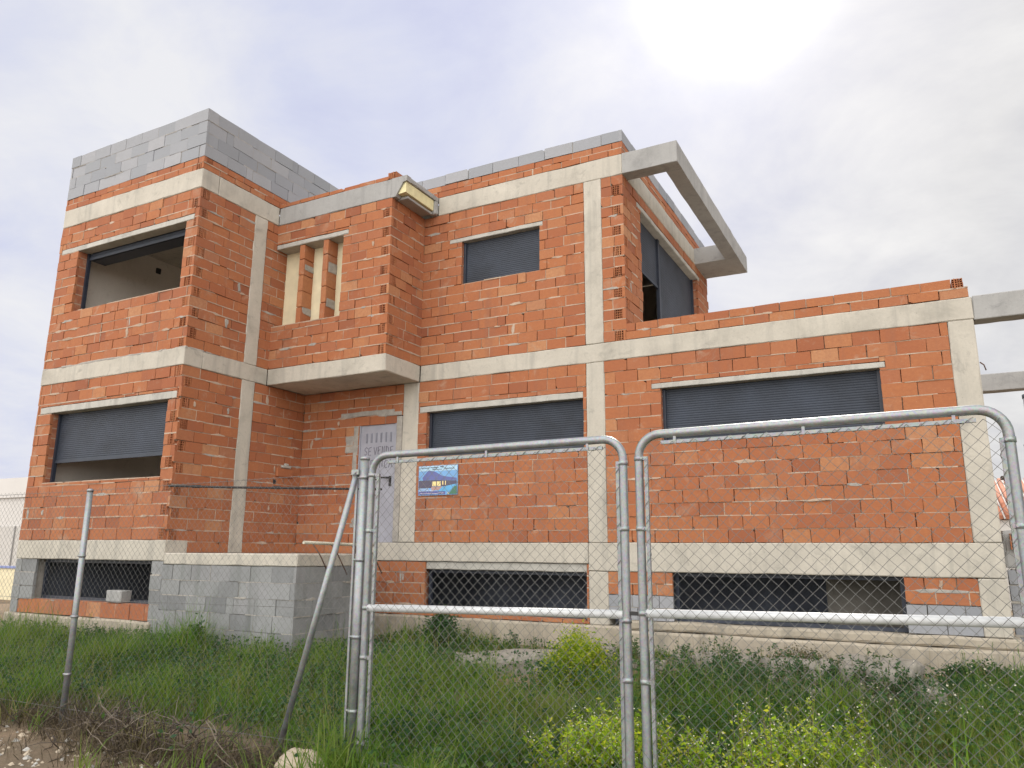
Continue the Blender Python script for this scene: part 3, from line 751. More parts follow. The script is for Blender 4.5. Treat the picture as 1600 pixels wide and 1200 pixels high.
# ------------------------------------------------------------------ fence and gates (plane y = -6.25)
GY = -6.25
def rrect(x0, x1, z0, z1, r, sl, n=8):
    pts = []
    for cx, cz, a0 in ((x1 - r, z0 + r, -90), (x1 - r, z1 - r, 0), (x0 + r, z1 - r, 90), (x0 + r, z0 + r, 180)):
        for i in range(n + 1):
            a = R(a0 + 90 * i / n); pts.append((cx + r * math.cos(a), GY, cz + r * math.sin(a) + sl * (cx + r * math.cos(a) - x0)))
    return pts
def chain(x0, x1, z0, z1, y, pitch=.067, r=.0020, slx=0, wob=.002, seed=0):
    mb = MB(); rnd = random.Random(seed)
    w = pitch; n = int((x1 - x0) / (w)) ; hh = pitch
    # each wire zig-zags between neighbouring columns
    nx = int((x1 - x0) / (w / 2)); nz = int((z1 - z0) / (hh / 2))
    nodes = {}
    for i in range(nx + 1):
        for k in range(nz + 1):
            nodes[i, k] = Vector((x0 + (x1 - x0) * i / nx + rnd.uniform(-wob, wob), y, z0 + (z1 - z0) * k / nz + slx * (x1 - x0) * i / nx + rnd.uniform(-wob, wob)))
    for i in range(0, nx):
        path = []
        for k in range(nz + 1):
            # wire i spans columns i and i+1
            col = i if (k + i) % 2 == 0 else i + 1
            if (col + k) % 2: continue
            p = nodes[col, k]
            path.append(p + Vector((0, .0016 if col == i else -.0016, 0)))
    for i in range(0, nx):
        path = [nodes[i + ((k + i) % 2), k] + Vector((0, .0015 if (k + i) % 2 else -.0015, 0)) for k in range(nz + 1)]
        mb.tube(path, r, 3, caps=False)
    return mb
def gate_leaf(name, label, x0, x1, z0, zt, zmid, sl, slm, inl, inr, seed):
    g = thing(name, label, 'gate', ((x0 + x1) / 2, GY, z0), 'chain link gate leaves')
    mb = MB(); mb.tube(rrect(x0, x1, z0, zt, .13, sl), .0255, 14, closed=True); mb.build('tube_frame', M['steel'], g)
    mb = MB(); mb.tube([(x0 + .02, GY + .004, zmid), (x1 - .02, GY + .004, zmid + slm * (x1 - x0))], .0255, 14); mb.build('mid_rail', M['pale_steel'], g)
    b = .010
    ztb = zt - .052
    bars = [((x0 + .14, ztb), (x1 - .13, ztb)), ((x0 + .14, z0 + .05), (x1 - .13, z0 + .05))]
    for (xa, za), (xb, zb) in bars:
        mb = MB(); mb.hexa([(xa, GY - b, za - b + sl * (xa - x0)), (xb, GY - b, zb - b + sl * (xb - x0)), (xb, GY + b, zb - b + sl * (xb - x0)), (xa, GY + b, za - b + sl * (xa - x0)),
                            (xa, GY - b, za + b + sl * (xa - x0)), (xb, GY - b, zb + b + sl * (xb - x0)), (xb, GY + b, zb + b + sl * (xb - x0)), (xa, GY + b, za + b + sl * (xa - x0))])
        mb.build('mesh_bar', M['steel'], g)
    for x in (inl, inr):
        mb = MB(); mb.box(x - b, x + b, GY - b, GY + b, z0 + .13, zt - .13); mb.build('mesh_bar', M['steel'], g)
    # clamps between tube and mesh bars
    for zc in (zt - .14, .0, zmid, -.85, z0 + .16):
        for xs, xi in ((x0, inl), (x1, inr)):
            mb = MB(); mb.tube([(xs, GY, zc - .014), (xs, GY, zc + .014)], .029, 12); mb.box(min(xs, xi) - .004, max(xs, xi) + .014, GY - .016, GY - .011, zc - .010, zc + .010)
            mb.tube([((xs + xi) / 2, GY - .010, zc), ((xs + xi) / 2, GY - .026, zc)], .007, 6); mb.build('clamp', M['steel'], g)
    for t in (.12, .5, .88):
        xc = x0 + t * (x1 - x0); mb = MB(); mb.box(xc - .008, xc + .008, GY - .015, GY - .010, ztb - .012 + sl * (xc - x0), zt + sl * (xc - x0)); mb.build('clamp', M['steel'], g)
    ch = chain(inl, inr, z0 + .05, ztb, GY - .030, slx=sl, seed=seed); 
    # the mesh is laced round the bars: keep it just proud of the mid rail on the street side
    ch.build('chain_link_mesh', M['wire'], g)
    def lace(p0, p1, ax):
        n = 16 * 8; path = []
        for i in range(n + 1):
            t = i / n; an = 2 * math.pi * i / 8; p = Vector(p0).lerp(Vector(p1), t)
            path.append(p + ax * (.0145 * math.cos(an)) + Vector((0, 1, 0)) * (.0145 * math.sin(an)))
        mb = MB(); mb.tube(path, .0017, 4); mb.build('lacing_wire', M['wire'], g)
    lace((x0 + .15, GY, ztb + sl * .15), (x1 - .14, GY, ztb + sl * (x1 - x0 - .14)), Vector((0, 0, 1)))
    for x in (inl, inr): lace((x, GY, z0 + .2), (x, GY, zt - .16), Vector((1, 0, 0)))
    return g
gl = gate_leaf('gate_leaf', 'left galvanised chain link gate leaf, hung on the braced fence post', .892, 2.79, -1.555, .532, -.523, .006, .018, .952, 2.755, 1)
gr = gate_leaf('gate_leaf', 'right galvanised chain link gate leaf, hung beside the dark gate post', 2.89, 4.772, -1.55, .553, -.478, .010, .018, 2.935, 4.740, 2)
mb = MB(); mb.box(2.775, 2.935, GY - .012, GY + .012, -.492, -.470); mb.build('gate_latch', M['dark_iron'], gl)
def post(label, x, zt, r, mat, cap=True, z0=GZ - .15):
    p = thing('fence_post', label, 'post', (x, GY, GZ))
    mb = MB(); mb.tube([(x, GY, z0), (x, GY, zt)], r, 16); mb.build('pole', mat, p)
    if cap:
        mb = MB(); mb.tube([(x, GY, zt - .015), (x, GY, zt + .004), (x, GY, zt + .012)], [r + .003, r + .003, r * .6], 16); mb.build('cap', mat, p)
    for zc in (.38, -.2, -.72, -1.2):
        if zc < zt - .03: 
            mb = MB(); mb.tube([(x, GY, zc - .012), (x, GY, zc + .012)], r + .004, 16); mb.tube([(x - r, GY, zc), (x - r - .02, GY - .012, zc)], .008, 6); mb.build('collar', M['steel'], p)
    return p
pg = post('stout galvanised post between the left gate leaf and the mesh fence', .822, .52, .033, M['steel'])
post('thin galvanised post in front of the basement window with a concrete block', -2.31, .385, .026, M['steel'])
post('dark blue grey gate post at the far right edge', 4.885, .625, .036, simple('dark_post', (.10, .125, .15), .5, .5, .2, 8, .05))
brace = thing('fence_brace', 'slanting galvanised brace leaning from the ground up to the gate post', 'brace', (.09, -6.22, GZ))
mb = MB(); mb.tube([(.075, -6.21, GZ - .12), (.765, -6.262, .42)], .0225, 12); mb.build('tube', M['steel'], brace)
mb = MB(); mb.box(.735, .80, -6.29, -6.245, .40, .435); mb.tube([(.765, -6.30, .415), (.765, -6.20, .415)], .012, 8); mb.build('bracket', M['steel'], brace)
fence = thing('mesh_fence', 'chain link fence running left from the gate post along the weeds', 'fence', (-4, GY, GZ))
chain(-9.5, .755, -1.58, .36, GY + .012, pitch=.064, r=.0011, seed=5, wob=.003, slx=.006).build('chain_link_mesh', M['wire'], fence)
mb = MB()
for z in (.36, -.6, -1.5): mb.tube([(-9.5, GY + .01, z), (-5.5, GY + .01, z + .01), (-2.31, GY + .01, z + .02), (.77, GY + .01, z + .06)], .0018, 4)
mb.build('tension_wire', M['wire'], fence)
mb = MB(); mb.box(.752, .768, GY - .006, GY + .006, -1.6, .43); mb.build('tension_bar', M['steel'], fence)
mb = MB(); mb.tube([(-9.5, GY, GZ - .1), (-9.5, GY, .38)], .026, 12); mb.build('end_pole', M['steel'], fence)

# ------------------------------------------------------------------ ground
def gheight(x, y):
    z = GZ + .10 * max(0, min(1, (y + 5.5) / 4.5)) + (.035 * noise.noise((x * .5, y * .5, 3)) + .02 * noise.noise((x * 1.9, y * 1.9, 1)))
    return z + (.05 * max(0, min(1, (-.8 - y) / -1)) if y > -.8 else 0)
def ground():
    xs = [-600, -250, -120, -60, -30, -18] + list(np.arange(-13, 10.01, .16)) + [14, 20, 35, 60, 120, 250, 600]
    ys = [-60, -30, -18, -12.5] + list(np.arange(-11.5, 1.01, .16)) + [4, 8, 14, 22, 35, 60, 120, 250, 600, 1500]
    v = []; f = []
    for y in ys:
        for x in xs: v.append((x, y, gheight(x, y) if -13.5 < x < 10.5 and -12 < y < 1.2 else GZ))
    w = len(xs)
    for j in range(len(ys) - 1):
        for i in range(w - 1): f.append((j * w + i, j * w + i + 1, (j + 1) * w + i + 1, (j + 1) * w + i))
    me = bpy.data.meshes.new('ground'); me.from_pydata(v, [], f)
    for p in me.polygons: p.use_smooth = True
    m, nt, b, o = new_mat('soil')
    n = obj_noise(nt, .9, 7, .65); n2 = obj_noise(nt, 14, 8, .75); n3 = obj_noise(nt, 60, 4, .7)
    c = ramp(nt, n.outputs[0], [(.3, (.13, .10, .065)), (.5, (.21, .155, .10)), (.7, (.30, .21, .135))])
    c2 = mix(nt, mrange(nt, n2.outputs[0], .4, .75, 0, .6), c.outputs[0], (.10, .085, .05))
    c3 = mix(nt, mrange(nt, n3.outputs[0], .62, .72, 0, .7), c2, (.40, .35, .28))
    L(nt, c3, b.inputs['Base Color']); b.inputs['Roughness'].default_value = .97
    bump(nt, b, n2.outputs[0], .9, .04)
    me.materials.append(m)
    tag(link('ground', me), kind='structure')
ground()

# ------------------------------------------------------------------ vegetation
def mesh_np(name, V, F, mats, MI=None, parent=None, smooth=False):
    me = bpy.data.meshes.new(name)
    V = np.asarray(V, np.float32); F = np.asarray(F, np.int32); n, k = F.shape
    me.vertices.add(len(V)); me.vertices.foreach_set('co', V.ravel())
    me.loops.add(n * k); me.loops.foreach_set('vertex_index', F.ravel())
    me.polygons.add(n); me.polygons.foreach_set('loop_start', np.arange(0, n * k, k, dtype=np.int32))
    try: me.polygons.foreach_set('loop_total', np.full(n, k, np.int32))
    except Exception: pass
    for m in (mats if isinstance(mats, (list, tuple)) else [mats]): me.materials.append(m)
    if MI is not None: me.polygons.foreach_set('material_index', np.asarray(MI, np.int32))
    me.update(calc_edges=True); me.validate()
    return link(name, me, parent)
def hz(xy): return np.array([gheight(float(x), float(y)) for x, y in xy])
def blades(P, h, w, lean, az=None, nseg=3, curl=1.0):
    """tapered bent strips from base points P (n,3)"""
    n = len(P); h = np.broadcast_to(h, n); w = np.broadcast_to(w, n); lean = np.broadcast_to(lean, n)
    a = RNG.uniform(0, 2 * np.pi, n) if az is None else az
    d = np.stack([np.cos(a), np.sin(a), 0 * a], 1); sd = np.stack([-np.sin(a), np.cos(a), 0 * a], 1)
    tw = RNG.uniform(-1, 1, n)[:, None]; sd = sd + d * tw * .7; sd /= np.linalg.norm(sd, axis=1)[:, None]
    V = np.zeros((n, (nseg + 1) * 2, 3))
    for i in range(nseg + 1):
        t = i / nseg
        ang = lean * (t ** curl)
        c = P + d * (h * t * np.sin(ang))[:, None] + np.array([0, 0, 1.]) * (h * t * np.cos(ang))[:, None]
        ww = (w * (1 - .92 * t ** 1.5))[:, None] * .5
        V[:, i * 2] = c - sd * ww; V[:, i * 2 + 1] = c + sd * ww
    F = []
    base = (np.arange(n) * (nseg + 1) * 2)[:, None]
    for i in range(nseg): F.append(base + np.array([[2 * i, 2 * i + 1, 2 * i + 3, 2 * i + 2]]))
    F = np.stack(F, 1).reshape(-1, 4)
    return V.reshape(-1, 3), F
def leaves(C, size, nrm_jit=1.0, aspect=.55):
    n = len(C); size = np.broadcast_to(size, n)[:, None]
    a = RNG.normal(size=(n, 3)); a[:, 2] = np.abs(a[:, 2]) * .6; a /= np.linalg.norm(a, axis=1)[:, None]
    b = np.cross(a, RNG.normal(size=(n, 3))); b /= np.linalg.norm(b, axis=1)[:, None]
    V = np.stack([C - a * size * .5, C + b * size * aspect * .5, C + a * size * .5, C - b * size * aspect * .5], 1)
    F = np.arange(n * 4).reshape(n, 4)
    return V.reshape(-1, 3), F
def merge(*vf):
    V = []; F = []; k = 0
    for v, f in vf: V.append(v); F.append(f + k); k += len(v)
    return np.concatenate(V), np.concatenate(F)
def fbm(xy, s, o=0): return np.array([noise.fractal((float(x) * s + o, float(y) * s, o), 1, 2, 3) for x, y in xy])

G_green = leaf_mat('grass_green', [(0, (.045, .115, .018)), (.35, (.080, .175, .024)), (.65, (.115, .220, .034)), (.85, (.165, .24, .05)), (1, (.28, .26, .12))], .45, (.155, .20, .045), .75)
G_dry = leaf_mat('grass_dry', [(0, (.085, .062, .035)), (.5, (.14, .105, .06)), (.85, (.20, .155, .09)), (1, (.30, .25, .16))], .2)
G_yel = leaf_mat('weed_yellow_green', [(0, (.14, .25, .02)), (.4, (.23, .34, .028)), (.75, (.32, .39, .04)), (1, (.44, .42, .06))], .5)
G_dark = leaf_mat('weed_dark_green', [(0, (.028, .070, .030)), (.5, (.045, .10, .042)), (1, (.075, .13, .05))], .3)
G_bush = leaf_mat('bush_yellow_green', [(0, (.13, .22, .02)), (.4, (.22, .31, .025)), (.75, (.33, .37, .03)), (1, (.46, .44, .06))], .45)
G_stem = leaf_mat('stems', [(0, (.10, .12, .04)), (1, (.22, .19, .10))], .1)
G_fl = leaf_mat('small_flowers', [(0, (.5, .48, .38)), (1, (.75, .72, .6))], .2)

def in_house(x, y):
    return (y > -.14 and x > -4.1) or (x < -5.6 and y > -D1 - .1) or (-5.8 < x < -3.02 and y > -D1 - .08)
def scatter(n, x0, x1, y0, y1, keep=None):
    P = np.stack([RNG.uniform(x0, x1, n), RNG.uniform(y0, y1, n)], 1)
    ok = np.array([not in_house(x, y) for x, y in P])
    P = P[ok]
    if keep is not None: P = P[keep(P)]
    return np.column_stack([P, hz(P)])
# main grass field: tufts
def density(P):
    d = .80 + .7 * fbm(P, .55, 4.2)
    d = np.where(P[:, 1] < -6.15, d * np.clip((P[:, 0] + .2) / 1.2, 0, 1) * np.clip((P[:, 1] + 7.4) / 1.0, 0, 1), d)
    edge = np.clip((P[:, 1] + 6.15 + .45 * np.sin(P[:, 0] * 1.3)) / .5, 0, 1)
    d = np.where(P[:, 0] < .6, d * edge, d)
    path = (P[:, 1] > -2.9) & (P[:, 0] > -1.2) & (P[:, 0] < 4.4)
    d = np.where(path, d * .32, d)
    return RNG.random(len(P)) < np.clip(d, .03, 1)
T = scatter(21000, -11.5, 7.0, -7.3, -.12, density)
k = 14
B = np.repeat(T, k, 0); B[:, :2] += RNG.normal(0, .05, (len(B), 2)); B[:, 2] -= .02
hs = np.repeat(.20 + .24 * np.clip(fbm(T[:, :2], .8, 9) + .5, 0, 1.2) , k) * RNG.uniform(.5, 1.25, len(B))
far = np.repeat(np.clip((T[:, 1] + 2.6) / 2, 0, .45), k); hs *= (1 - far)
hs *= np.where(np.hypot((B[:, 0] - 1.25) / .75, (B[:, 1] + 3.5) / .9) < 1, .5, 1.0)
hs *= np.where((B[:, 1] > -3.1) & (B[:, 0] > -1.2) & (B[:, 0] < 4.6), .55, 1.0)
hs *= np.repeat(np.clip(.72 + 1.5 * fbm(T[:, :2], 1.5, 31), .35, 1.6), k)
vf1 = blades(B, hs, RNG.uniform(.006, .013, len(B)), RNG.uniform(.15, 1.1, len(B)))
tag(mesh_np('grass', *vf1, G_green), kind='stuff')
# broad low herbs between the tufts
H = scatter(20000, -11.5, 7.0, -6.6, -.2, density)
k = 5
Cc = np.repeat(H, k, 0); Cc[:, :2] += RNG.normal(0, .06, (len(Cc), 2)); Cc[:, 2] += RNG.uniform(.03, .30, len(Cc)) * (1 - np.repeat(np.clip((H[:, 1] + 2.6) / 2.5, 0, .5), k))
vf = leaves(Cc, RNG.uniform(.025, .06, len(Cc)))
tag(mesh_np('ground_cover', *vf, leaf_mat('herb_leaves', [(0, (.035, .085, .030)), (.5, (.06, .13, .040)), (1, (.11, .17, .055))], .38, (.028, .07, .04), 1.1)), kind='stuff')
# dry grass and brush along the fence foot
T2 = scatter(2600, -11.5, 7.0, -6.5, -.3, lambda P: RNG.random(len(P)) < np.clip(.25 + 1.1 * fbm(P, .7, 17), .06, 1))
k = 9; B = np.repeat(T2, k, 0); B[:, :2] += RNG.normal(0, .06, (len(B), 2))
low2 = np.where((B[:, 1] > -3.0) & (B[:, 0] > -1.2) & (B[:, 0] < 4.6), .5, 1.0)
tag(mesh_np('seeding_grass', *blades(B, RNG.uniform(.18, .52, len(B)) * low2, RNG.uniform(.003, .008, len(B)), RNG.uniform(.2, 1.2, len(B)), nseg=4),
    leaf_mat('olive_grass', [(0, (.14, .14, .05)), (.4, (.20, .19, .07)), (.8, (.27, .235, .11)), (1, (.38, .32, .18))], .35, (.15, .19, .05), .6)), kind='stuff')
def near_fence(P):
    c = -6.32 + .18 * np.sin(P[:, 0] * 1.7) - .05 * np.clip(P[:, 0] + 2, 0, 2)
    return RNG.random(len(P)) < np.exp(-((P[:, 1] - c) / .28) ** 2) * np.where(P[:, 0] > .7, .1, 1)
T = scatter(4200, -9.5, 1.0, -7.2, -5.6, near_fence)
k = 9; B = np.repeat(T, k, 0); B[:, :2] += RNG.normal(0, .06, (len(B), 2))
vf = merge(blades(B, RNG.uniform(.08, .34, len(B)), RNG.uniform(.003, .007, len(B)), RNG.uniform(.4, 1.7, len(B)), curl=.6))
tag(mesh_np('dry_brush', *vf, leaf_mat('dark_dry_grass', [(0, (.045, .034, .024)), (.5, (.08, .062, .042)), (.85, (.13, .10, .06)), (1, (.24, .20, .13))], .15)), kind='stuff')
mb = MB(); rnd = random.Random(3)
for i in range(260):
    x = rnd.gauss(-1.1, .75); y = -6.30 + rnd.gauss(0, .16) - .12 * (x + 1.5); z = gheight(x, y)
    p = [Vector((x, y, z + rnd.uniform(0, .12)))]; a = rnd.uniform(0, 6.28); e = rnd.uniform(-.1, .9)
    for s in range(5):
        a += rnd.uniform(-.7, .7); e += rnd.uniform(-.5, .35)
        q = p[-1] + Vector((math.cos(a) * math.cos(e), math.sin(a) * math.cos(e), math.sin(e))) * rnd.uniform(.04, .09); q.z = max(q.z, z + .005); p.append(q)
    mb.tube(p, [.005, .0045, .004, .0035, .003, .002], 4)
tag(mb.build('dead_twigs', leaf_mat('dead_twigs', [(0, (.04, .030, .024)), (.7, (.08, .062, .05)), (1, (.24, .20, .16))], .0)), kind='stuff')
# tall yellow-green weeds in the sun at the gate
def weed(x, y, h, n_l, rad, leaf=.035):
    z = gheight(x, y); stems = []; lv = []
    for s in range(random.randint(3, 5)):
        a = random.uniform(0, 6.28); ln = h * random.uniform(.6, 1.0); t = np.linspace(0, 1, 6)
        rr = rad * random.uniform(.2, 1)
        c = np.stack([x + np.cos(a) * rr * t ** 1.4, y + np.sin(a) * rr * t ** 1.4, z + ln * t], 1)
        stems.append(c)
        tt = RNG.uniform(.15, 1, n_l) ** .7
        q = np.stack([np.interp(tt, t, c[:, i]) for i in range(3)], 1) + RNG.normal(0, .035, (n_l, 3)) * (1.3 - tt)[:, None]
        lv.append(q)
    return stems, np.concatenate(lv)
def weed_patch(name, spots, mat, leaf=(.02, .045), flowers=None):
    sm = MB(); Ls = []; Fl = []
    for (x, y, h, n_l, rad) in spots:
        st, lv = weed(x, y, h, n_l, rad); Ls.append(lv)
        for c in st:
            sm.tube([tuple(p) for p in c], [.0045, .004, .0035, .003, .0025, .0015], 4); Fl.append(c[-1])
    Lc = np.concatenate(Ls); V, F = leaves(Lc, RNG.uniform(*leaf, len(Lc)), aspect=.42)
    o = mesh_np(name, V, F, mat)
    sm.build('stems', G_stem, o)
    if flowers:
        Fc = np.repeat(np.array(Fl), flowers, 0); Fc = Fc + RNG.normal(0, .02, Fc.shape)
        v2, f2 = leaves(Fc, RNG.uniform(.008, .016, len(Fc)), aspect=.9); mesh_np('flowers', v2, f2, G_fl, parent=o)
    return o
sp = []
for i in range(60): sp.append((random.gauss(2.40, .17), random.uniform(-6.1, -5.1), random.uniform(.28, .52), 46, .14))
for i in range(64): sp.append((random.gauss(3.45, .33), random.uniform(-6.15, -5.2), random.uniform(.22, .52), 40, .12))
for i in range(12): sp.append((random.uniform(3.0, 4.3), random.uniform(-5.9, -5.0), random.uniform(.48, .66), 26, .10))
tag(weed_patch('yellow_weeds', sp, G_yel, flowers=2), kind='stuff')
sp = []
for i in range(240):
    x, y = random.uniform(-10, 6.5), random.uniform(-5.9, -.5)
    if in_house(x, y) or math.hypot((x - 1.2) / .8, (y + 3.3) / 1.1) < 1: continue
    sp.append((x, y, random.uniform(.2, .42), 26, .15))
for i in range(80): sp.append((random.uniform(1.9, 4.2), random.uniform(-3.6, -1.5), random.uniform(.28, .5), 44, .22))
for i in range(40): sp.append((random.uniform(-8.8, -5.0), random.uniform(-3.5, -2.95), random.uniform(.2, .42), 30, .15))
tag(weed_patch('tall_weeds', sp, G_dark, leaf=(.02, .05)), kind='stuff')
def feather(n, x0, x1, y0, y1, hmin, hmax, name, mat, keep=None):
    B0 = scatter(n, x0, x1, y0, y1, keep); nn = len(B0)
    H_ = RNG.uniform(hmin, hmax, nn); H_ = H_ * np.where((B0[:, 1] > -3.1) & (B0[:, 0] > -1.2) & (B0[:, 0] < 4.6), .5, 1.0)
    a = RNG.uniform(0, 6.28, nn); ln = RNG.uniform(.05, .5, nn)
    m = 34; t = RNG.uniform(.08, 1, (nn, m)) ** .8
    ax = np.cos(a) * np.sin(ln); ay = np.sin(a) * np.sin(ln); az = np.cos(ln)
    P = np.stack([B0[:, 0:1] + ax[:, None] * t * H_[:, None], B0[:, 1:2] + ay[:, None] * t * H_[:, None], B0[:, 2:3] + az[:, None] * t * H_[:, None]], -1).reshape(-1, 3)
    lw = np.repeat(H_, m) * (1.05 - t.reshape(-1)) * .30 + .02
    v1 = blades(P, lw, RNG.uniform(.0025, .005, len(P)), RNG.uniform(.5, 1.5, len(P)), nseg=2)
    v2 = blades(B0, H_, .007, ln, az=a, nseg=3)
    return tag(mesh_np(name, *merge(v1, v2), mat), kind='stuff')
clump = lambda P: RNG.random(len(P)) < np.clip(.35 + 1.3 * fbm(P, .9, 53), .04, 1)
feather(3400, -11, 6.8, -6.0, -.4, .22, .55, 'feathery_weeds', leaf_mat('feathery_green', [(0, (.06, .14, .022)), (.5, (.11, .22, .03)), (.9, (.19, .28, .05)), (1, (.28, .30, .09))], .45, (.04, .105, .035), .9), clump)
# tall thin straw stalks
T = scatter(900, -10, 6.5, -6.0, -.3)
vf = blades(T, RNG.uniform(.35, .7, len(T)), .004, RNG.uniform(.05, .6, len(T)), nseg=4)
tag(mesh_np('straw_stalks', *vf, G_dry), kind='stuff')
Fp = scatter(500, 3.6, 6.6, -4.2, -1.2); Fp[:, 2] += RNG.uniform(.12, .3, len(Fp))
v2, f2 = leaves(Fp, RNG.uniform(.012, .024, len(Fp)), aspect=.9); tag(mesh_np('wild_flowers', v2, f2, G_fl), kind='stuff')
# bushes
def bush(name, label, cat, x, y, rx, ry, h, n, mat, leaf, seed, clumps=26, up=0.0):
    rnd = np.random.default_rng(seed); z = gheight(x, y)
    o = thing(name, label, cat, (x, y, z))
    cl = rnd.normal(0, 1, (clumps, 3)); cl /= np.linalg.norm(cl, axis=1)[:, None]; cl *= rnd.uniform(.45, 1.0, (clumps, 1)) ** .5
    cl[:, 2] = np.abs(cl[:, 2])
    ctr = np.array([x, y, z]) + cl * np.array([rx, ry, h]) * .80
    idx = rnd.integers(0, clumps, n)
    P = ctr[idx] + rnd.normal(0, 1, (n, 3)) * np.array([rx, ry, h]) * .15
    P[:, 2] = np.maximum(P[:, 2], z + .02)
    mesh_np('foliage', *leaves(P, rnd.uniform(*leaf, n), aspect=.5), mat, parent=o)
    mb = MB()
    for c in ctr:
        b0 = Vector((x + (c[0] - x) * .15, y + (c[1] - y) * .15, z)); m = Vector(((x + c[0]) / 2, (y + c[1]) / 2, z + (c[2] - z) * .4))
        mb.tube([b0, m, Vector(c)], [.009, .006, .003], 5)
    mb.build('stem', G_stem, o)
    return o
bush('yellow_green_bush', 'rounded yellow green bush growing by the footing behind the gate leaves', 'bush', .98, -2.75, .46, .38, .62, 12000, G_bush, (.02, .042), 3, 40)
bush('dark_weed_clump', 'dark green weed clump against the footing by the gate hinge side', 'weed', -2.05, -.75, .42, .3, .56, 4200, G_dark, (.025, .06), 4)
bush('low_weed_clump', 'low green weed clump at the foot of the right corner column', 'weed', 4.75, -.50, .38, .22, .26, 2200, G_dark, (.02, .05), 5)
bush('dry_weed_tuft', 'olive weed tuft under the wide basement window', 'weed', 2.9, -.42, .45, .22, .30, 2400, leaf_mat('olive_leaves', [(0, (.06, .06, .03)), (1, (.14, .12, .06))], .25), (.012, .04), 6)
bush('basement_weed', 'tall green weed rising beside the grey block wall', 'weed', -4.55, -3.05, .34, .22, .52, 1500, G_dark, (.03, .08), 8, 16)
# stones, broken slabs
def rock(name, label, x, y, s, seed, mat='stone', sink=.3):
    import bmesh
    bm = bmesh.new(); bmesh.ops.create_icosphere(bm, subdivisions=4, radius=1)
    for v in bm.verts:
        p = v.co.copy(); q = p + Vector((seed, seed, seed)); v.co = p * (1 + .28 * noise.noise(q * 1.1) + .12 * noise.noise(q * 2.7) + .04 * noise.noise(q * 8))
        v.co.x *= s[0]; v.co.y *= s[1]; v.co.z *= s[2]
    me = bpy.data.meshes.new(name); bm.to_mesh(me); bm.free(); me.materials.append(M[mat])
    for p in me.polygons: p.use_smooth = True
    o = link(name, me); o.location = (x, y, gheight(x, y) + s[2] * (1 - sink))
    return tag(o, label, 'stone')
rock('stone', 'large pale limestone lying at the foot of the gate post', .62, -6.50, (.19, .12, .13), 2.0)
def slab_piece(label, x, y, sx, sy, h, rot, seed):
    mb = MB(); mb.rough_box(-sx / 2, sx / 2, -sy / 2, sy / 2, -.1, h, step=.07, amp=.045, seed=seed, bev=.05)
    o = mb.build('broken_slab', M['old_slab']); o.location = (x, y, gheight(x, y) + .02); o.rotation_euler = (R(rnd.uniform(-4, 4)), R(rnd.uniform(-4, 4)), rot)
    return tag(o, label, 'slab', 'broken concrete by the footing')
slab_piece('broad broken concrete slab to the left of the yellow green bush', -.20, -1.95, 1.25, .7, .19, .1, 1)
slab_piece('long broken concrete strip close to the footing right of the gate gap', 2.55, -.85, 1.6, .5, .17, -.03, 5)
slab_piece('small pale concrete step among the weeds before the olive tuft', 3.82, -1.85, .62, .38, .30, .15, 9)
slab_piece('grey concrete piece between the footing and the small pale step', 3.80, -1.0, .8, .4, .25, -.1, 12)
mb = MB()
for i in range(90):
    x = rnd.choice((rnd.gauss(-.2, .8), rnd.gauss(2.8, .9), rnd.gauss(3.8, .4))); y = rnd.uniform(-2.3, -.35); z = gheight(x, y) + .04; a = rnd.uniform(.03, .12)
    if y > -.2: continue
    mb.rough_box(x - a, x + a, y - a * .6, y + a * .6, z - .05, z + a * rnd.uniform(.5, 1.0), step=a, amp=a * .35, seed=i, bev=a * .2)
tag(mb.build('rubble', M['old_slab']), kind='stuff')
# loose pebbles on the bare path
mb = MB()
for i in range(650):
    x = rnd.uniform(-4.5, .6); y = rnd.uniform(-8.0, -6.45); s = rnd.choice((.008, .012, .016, .02, .03)) * rnd.uniform(.7, 1.3); z = gheight(x, y)
    a = rnd.uniform(0, 3.1); ca, sa = math.cos(a), math.sin(a)
    V = []
    for (px, py, pz) in ((1, 0, 0), (.3, .8, .1), (-.8, .5, 0), (-.9, -.4, .1), (.2, -.9, 0), (.1, .1, .75), (-.3, -.1, .7)):
        j = lambda: rnd.uniform(.75, 1.2)
        px, py, pz = px * s * j(), py * s * j(), pz * s * j(); V.append((x + px * ca - py * sa, y + px * sa + py * ca, z + pz))
    mb.add(V, [(0, 1, 5), (1, 2, 5), (2, 6, 5), (2, 3, 6), (3, 4, 6), (4, 0, 5, 6)], rnd.choice((0, 0, 1)))
tag(mb.build('gravel', [M['stone'], M['lintel']]), kind='stuff')

# ------------------------------------------------------------------ neighbours
nb = thing('white_warehouse', 'white rendered building far off beyond the left edge of the brick house', 'building', (-36, 14, GZ))
mb = MB(); mb.box(-44, -27.5, 8.2, 20, GZ, 1.93); mb.build('wall', M['white_wall'], nb)
mb = MB(); mb.box(-44.05, -27.42, 8.1, 20.05, 1.93, 2.75); mb.build('parapet_band', M['white_wall'], nb)
mb = MB(); mb.box(-44, -27.44, 8.14, 8.19, GZ, .75); mb.box(-27.49, -27.44, 8.19, 20, GZ, .75); mb.build('lower_panel', M['grey_wall'], nb)
mb = MB(); mb.box(-28.71, -28.68, 8.08, 8.138, GZ, .75); mb.build('downpipe', M['concrete_grey'], nb)
lw = thing('boundary_wall', 'low cream wall with a blue coping at the far left edge', 'wall', (-20, 3.0, GZ))
mb = MB(); mb.box(-27, -18.2, 3.0, 3.2, GZ, -.72); mb.build('wall', M['cream'], lw)
mb = MB(); mb.box(-27.05, -18.15, 2.96, 3.24, -.72, -.66); mb.build('coping', M['blue_trim'], lw)
TILE_DZ = -.30
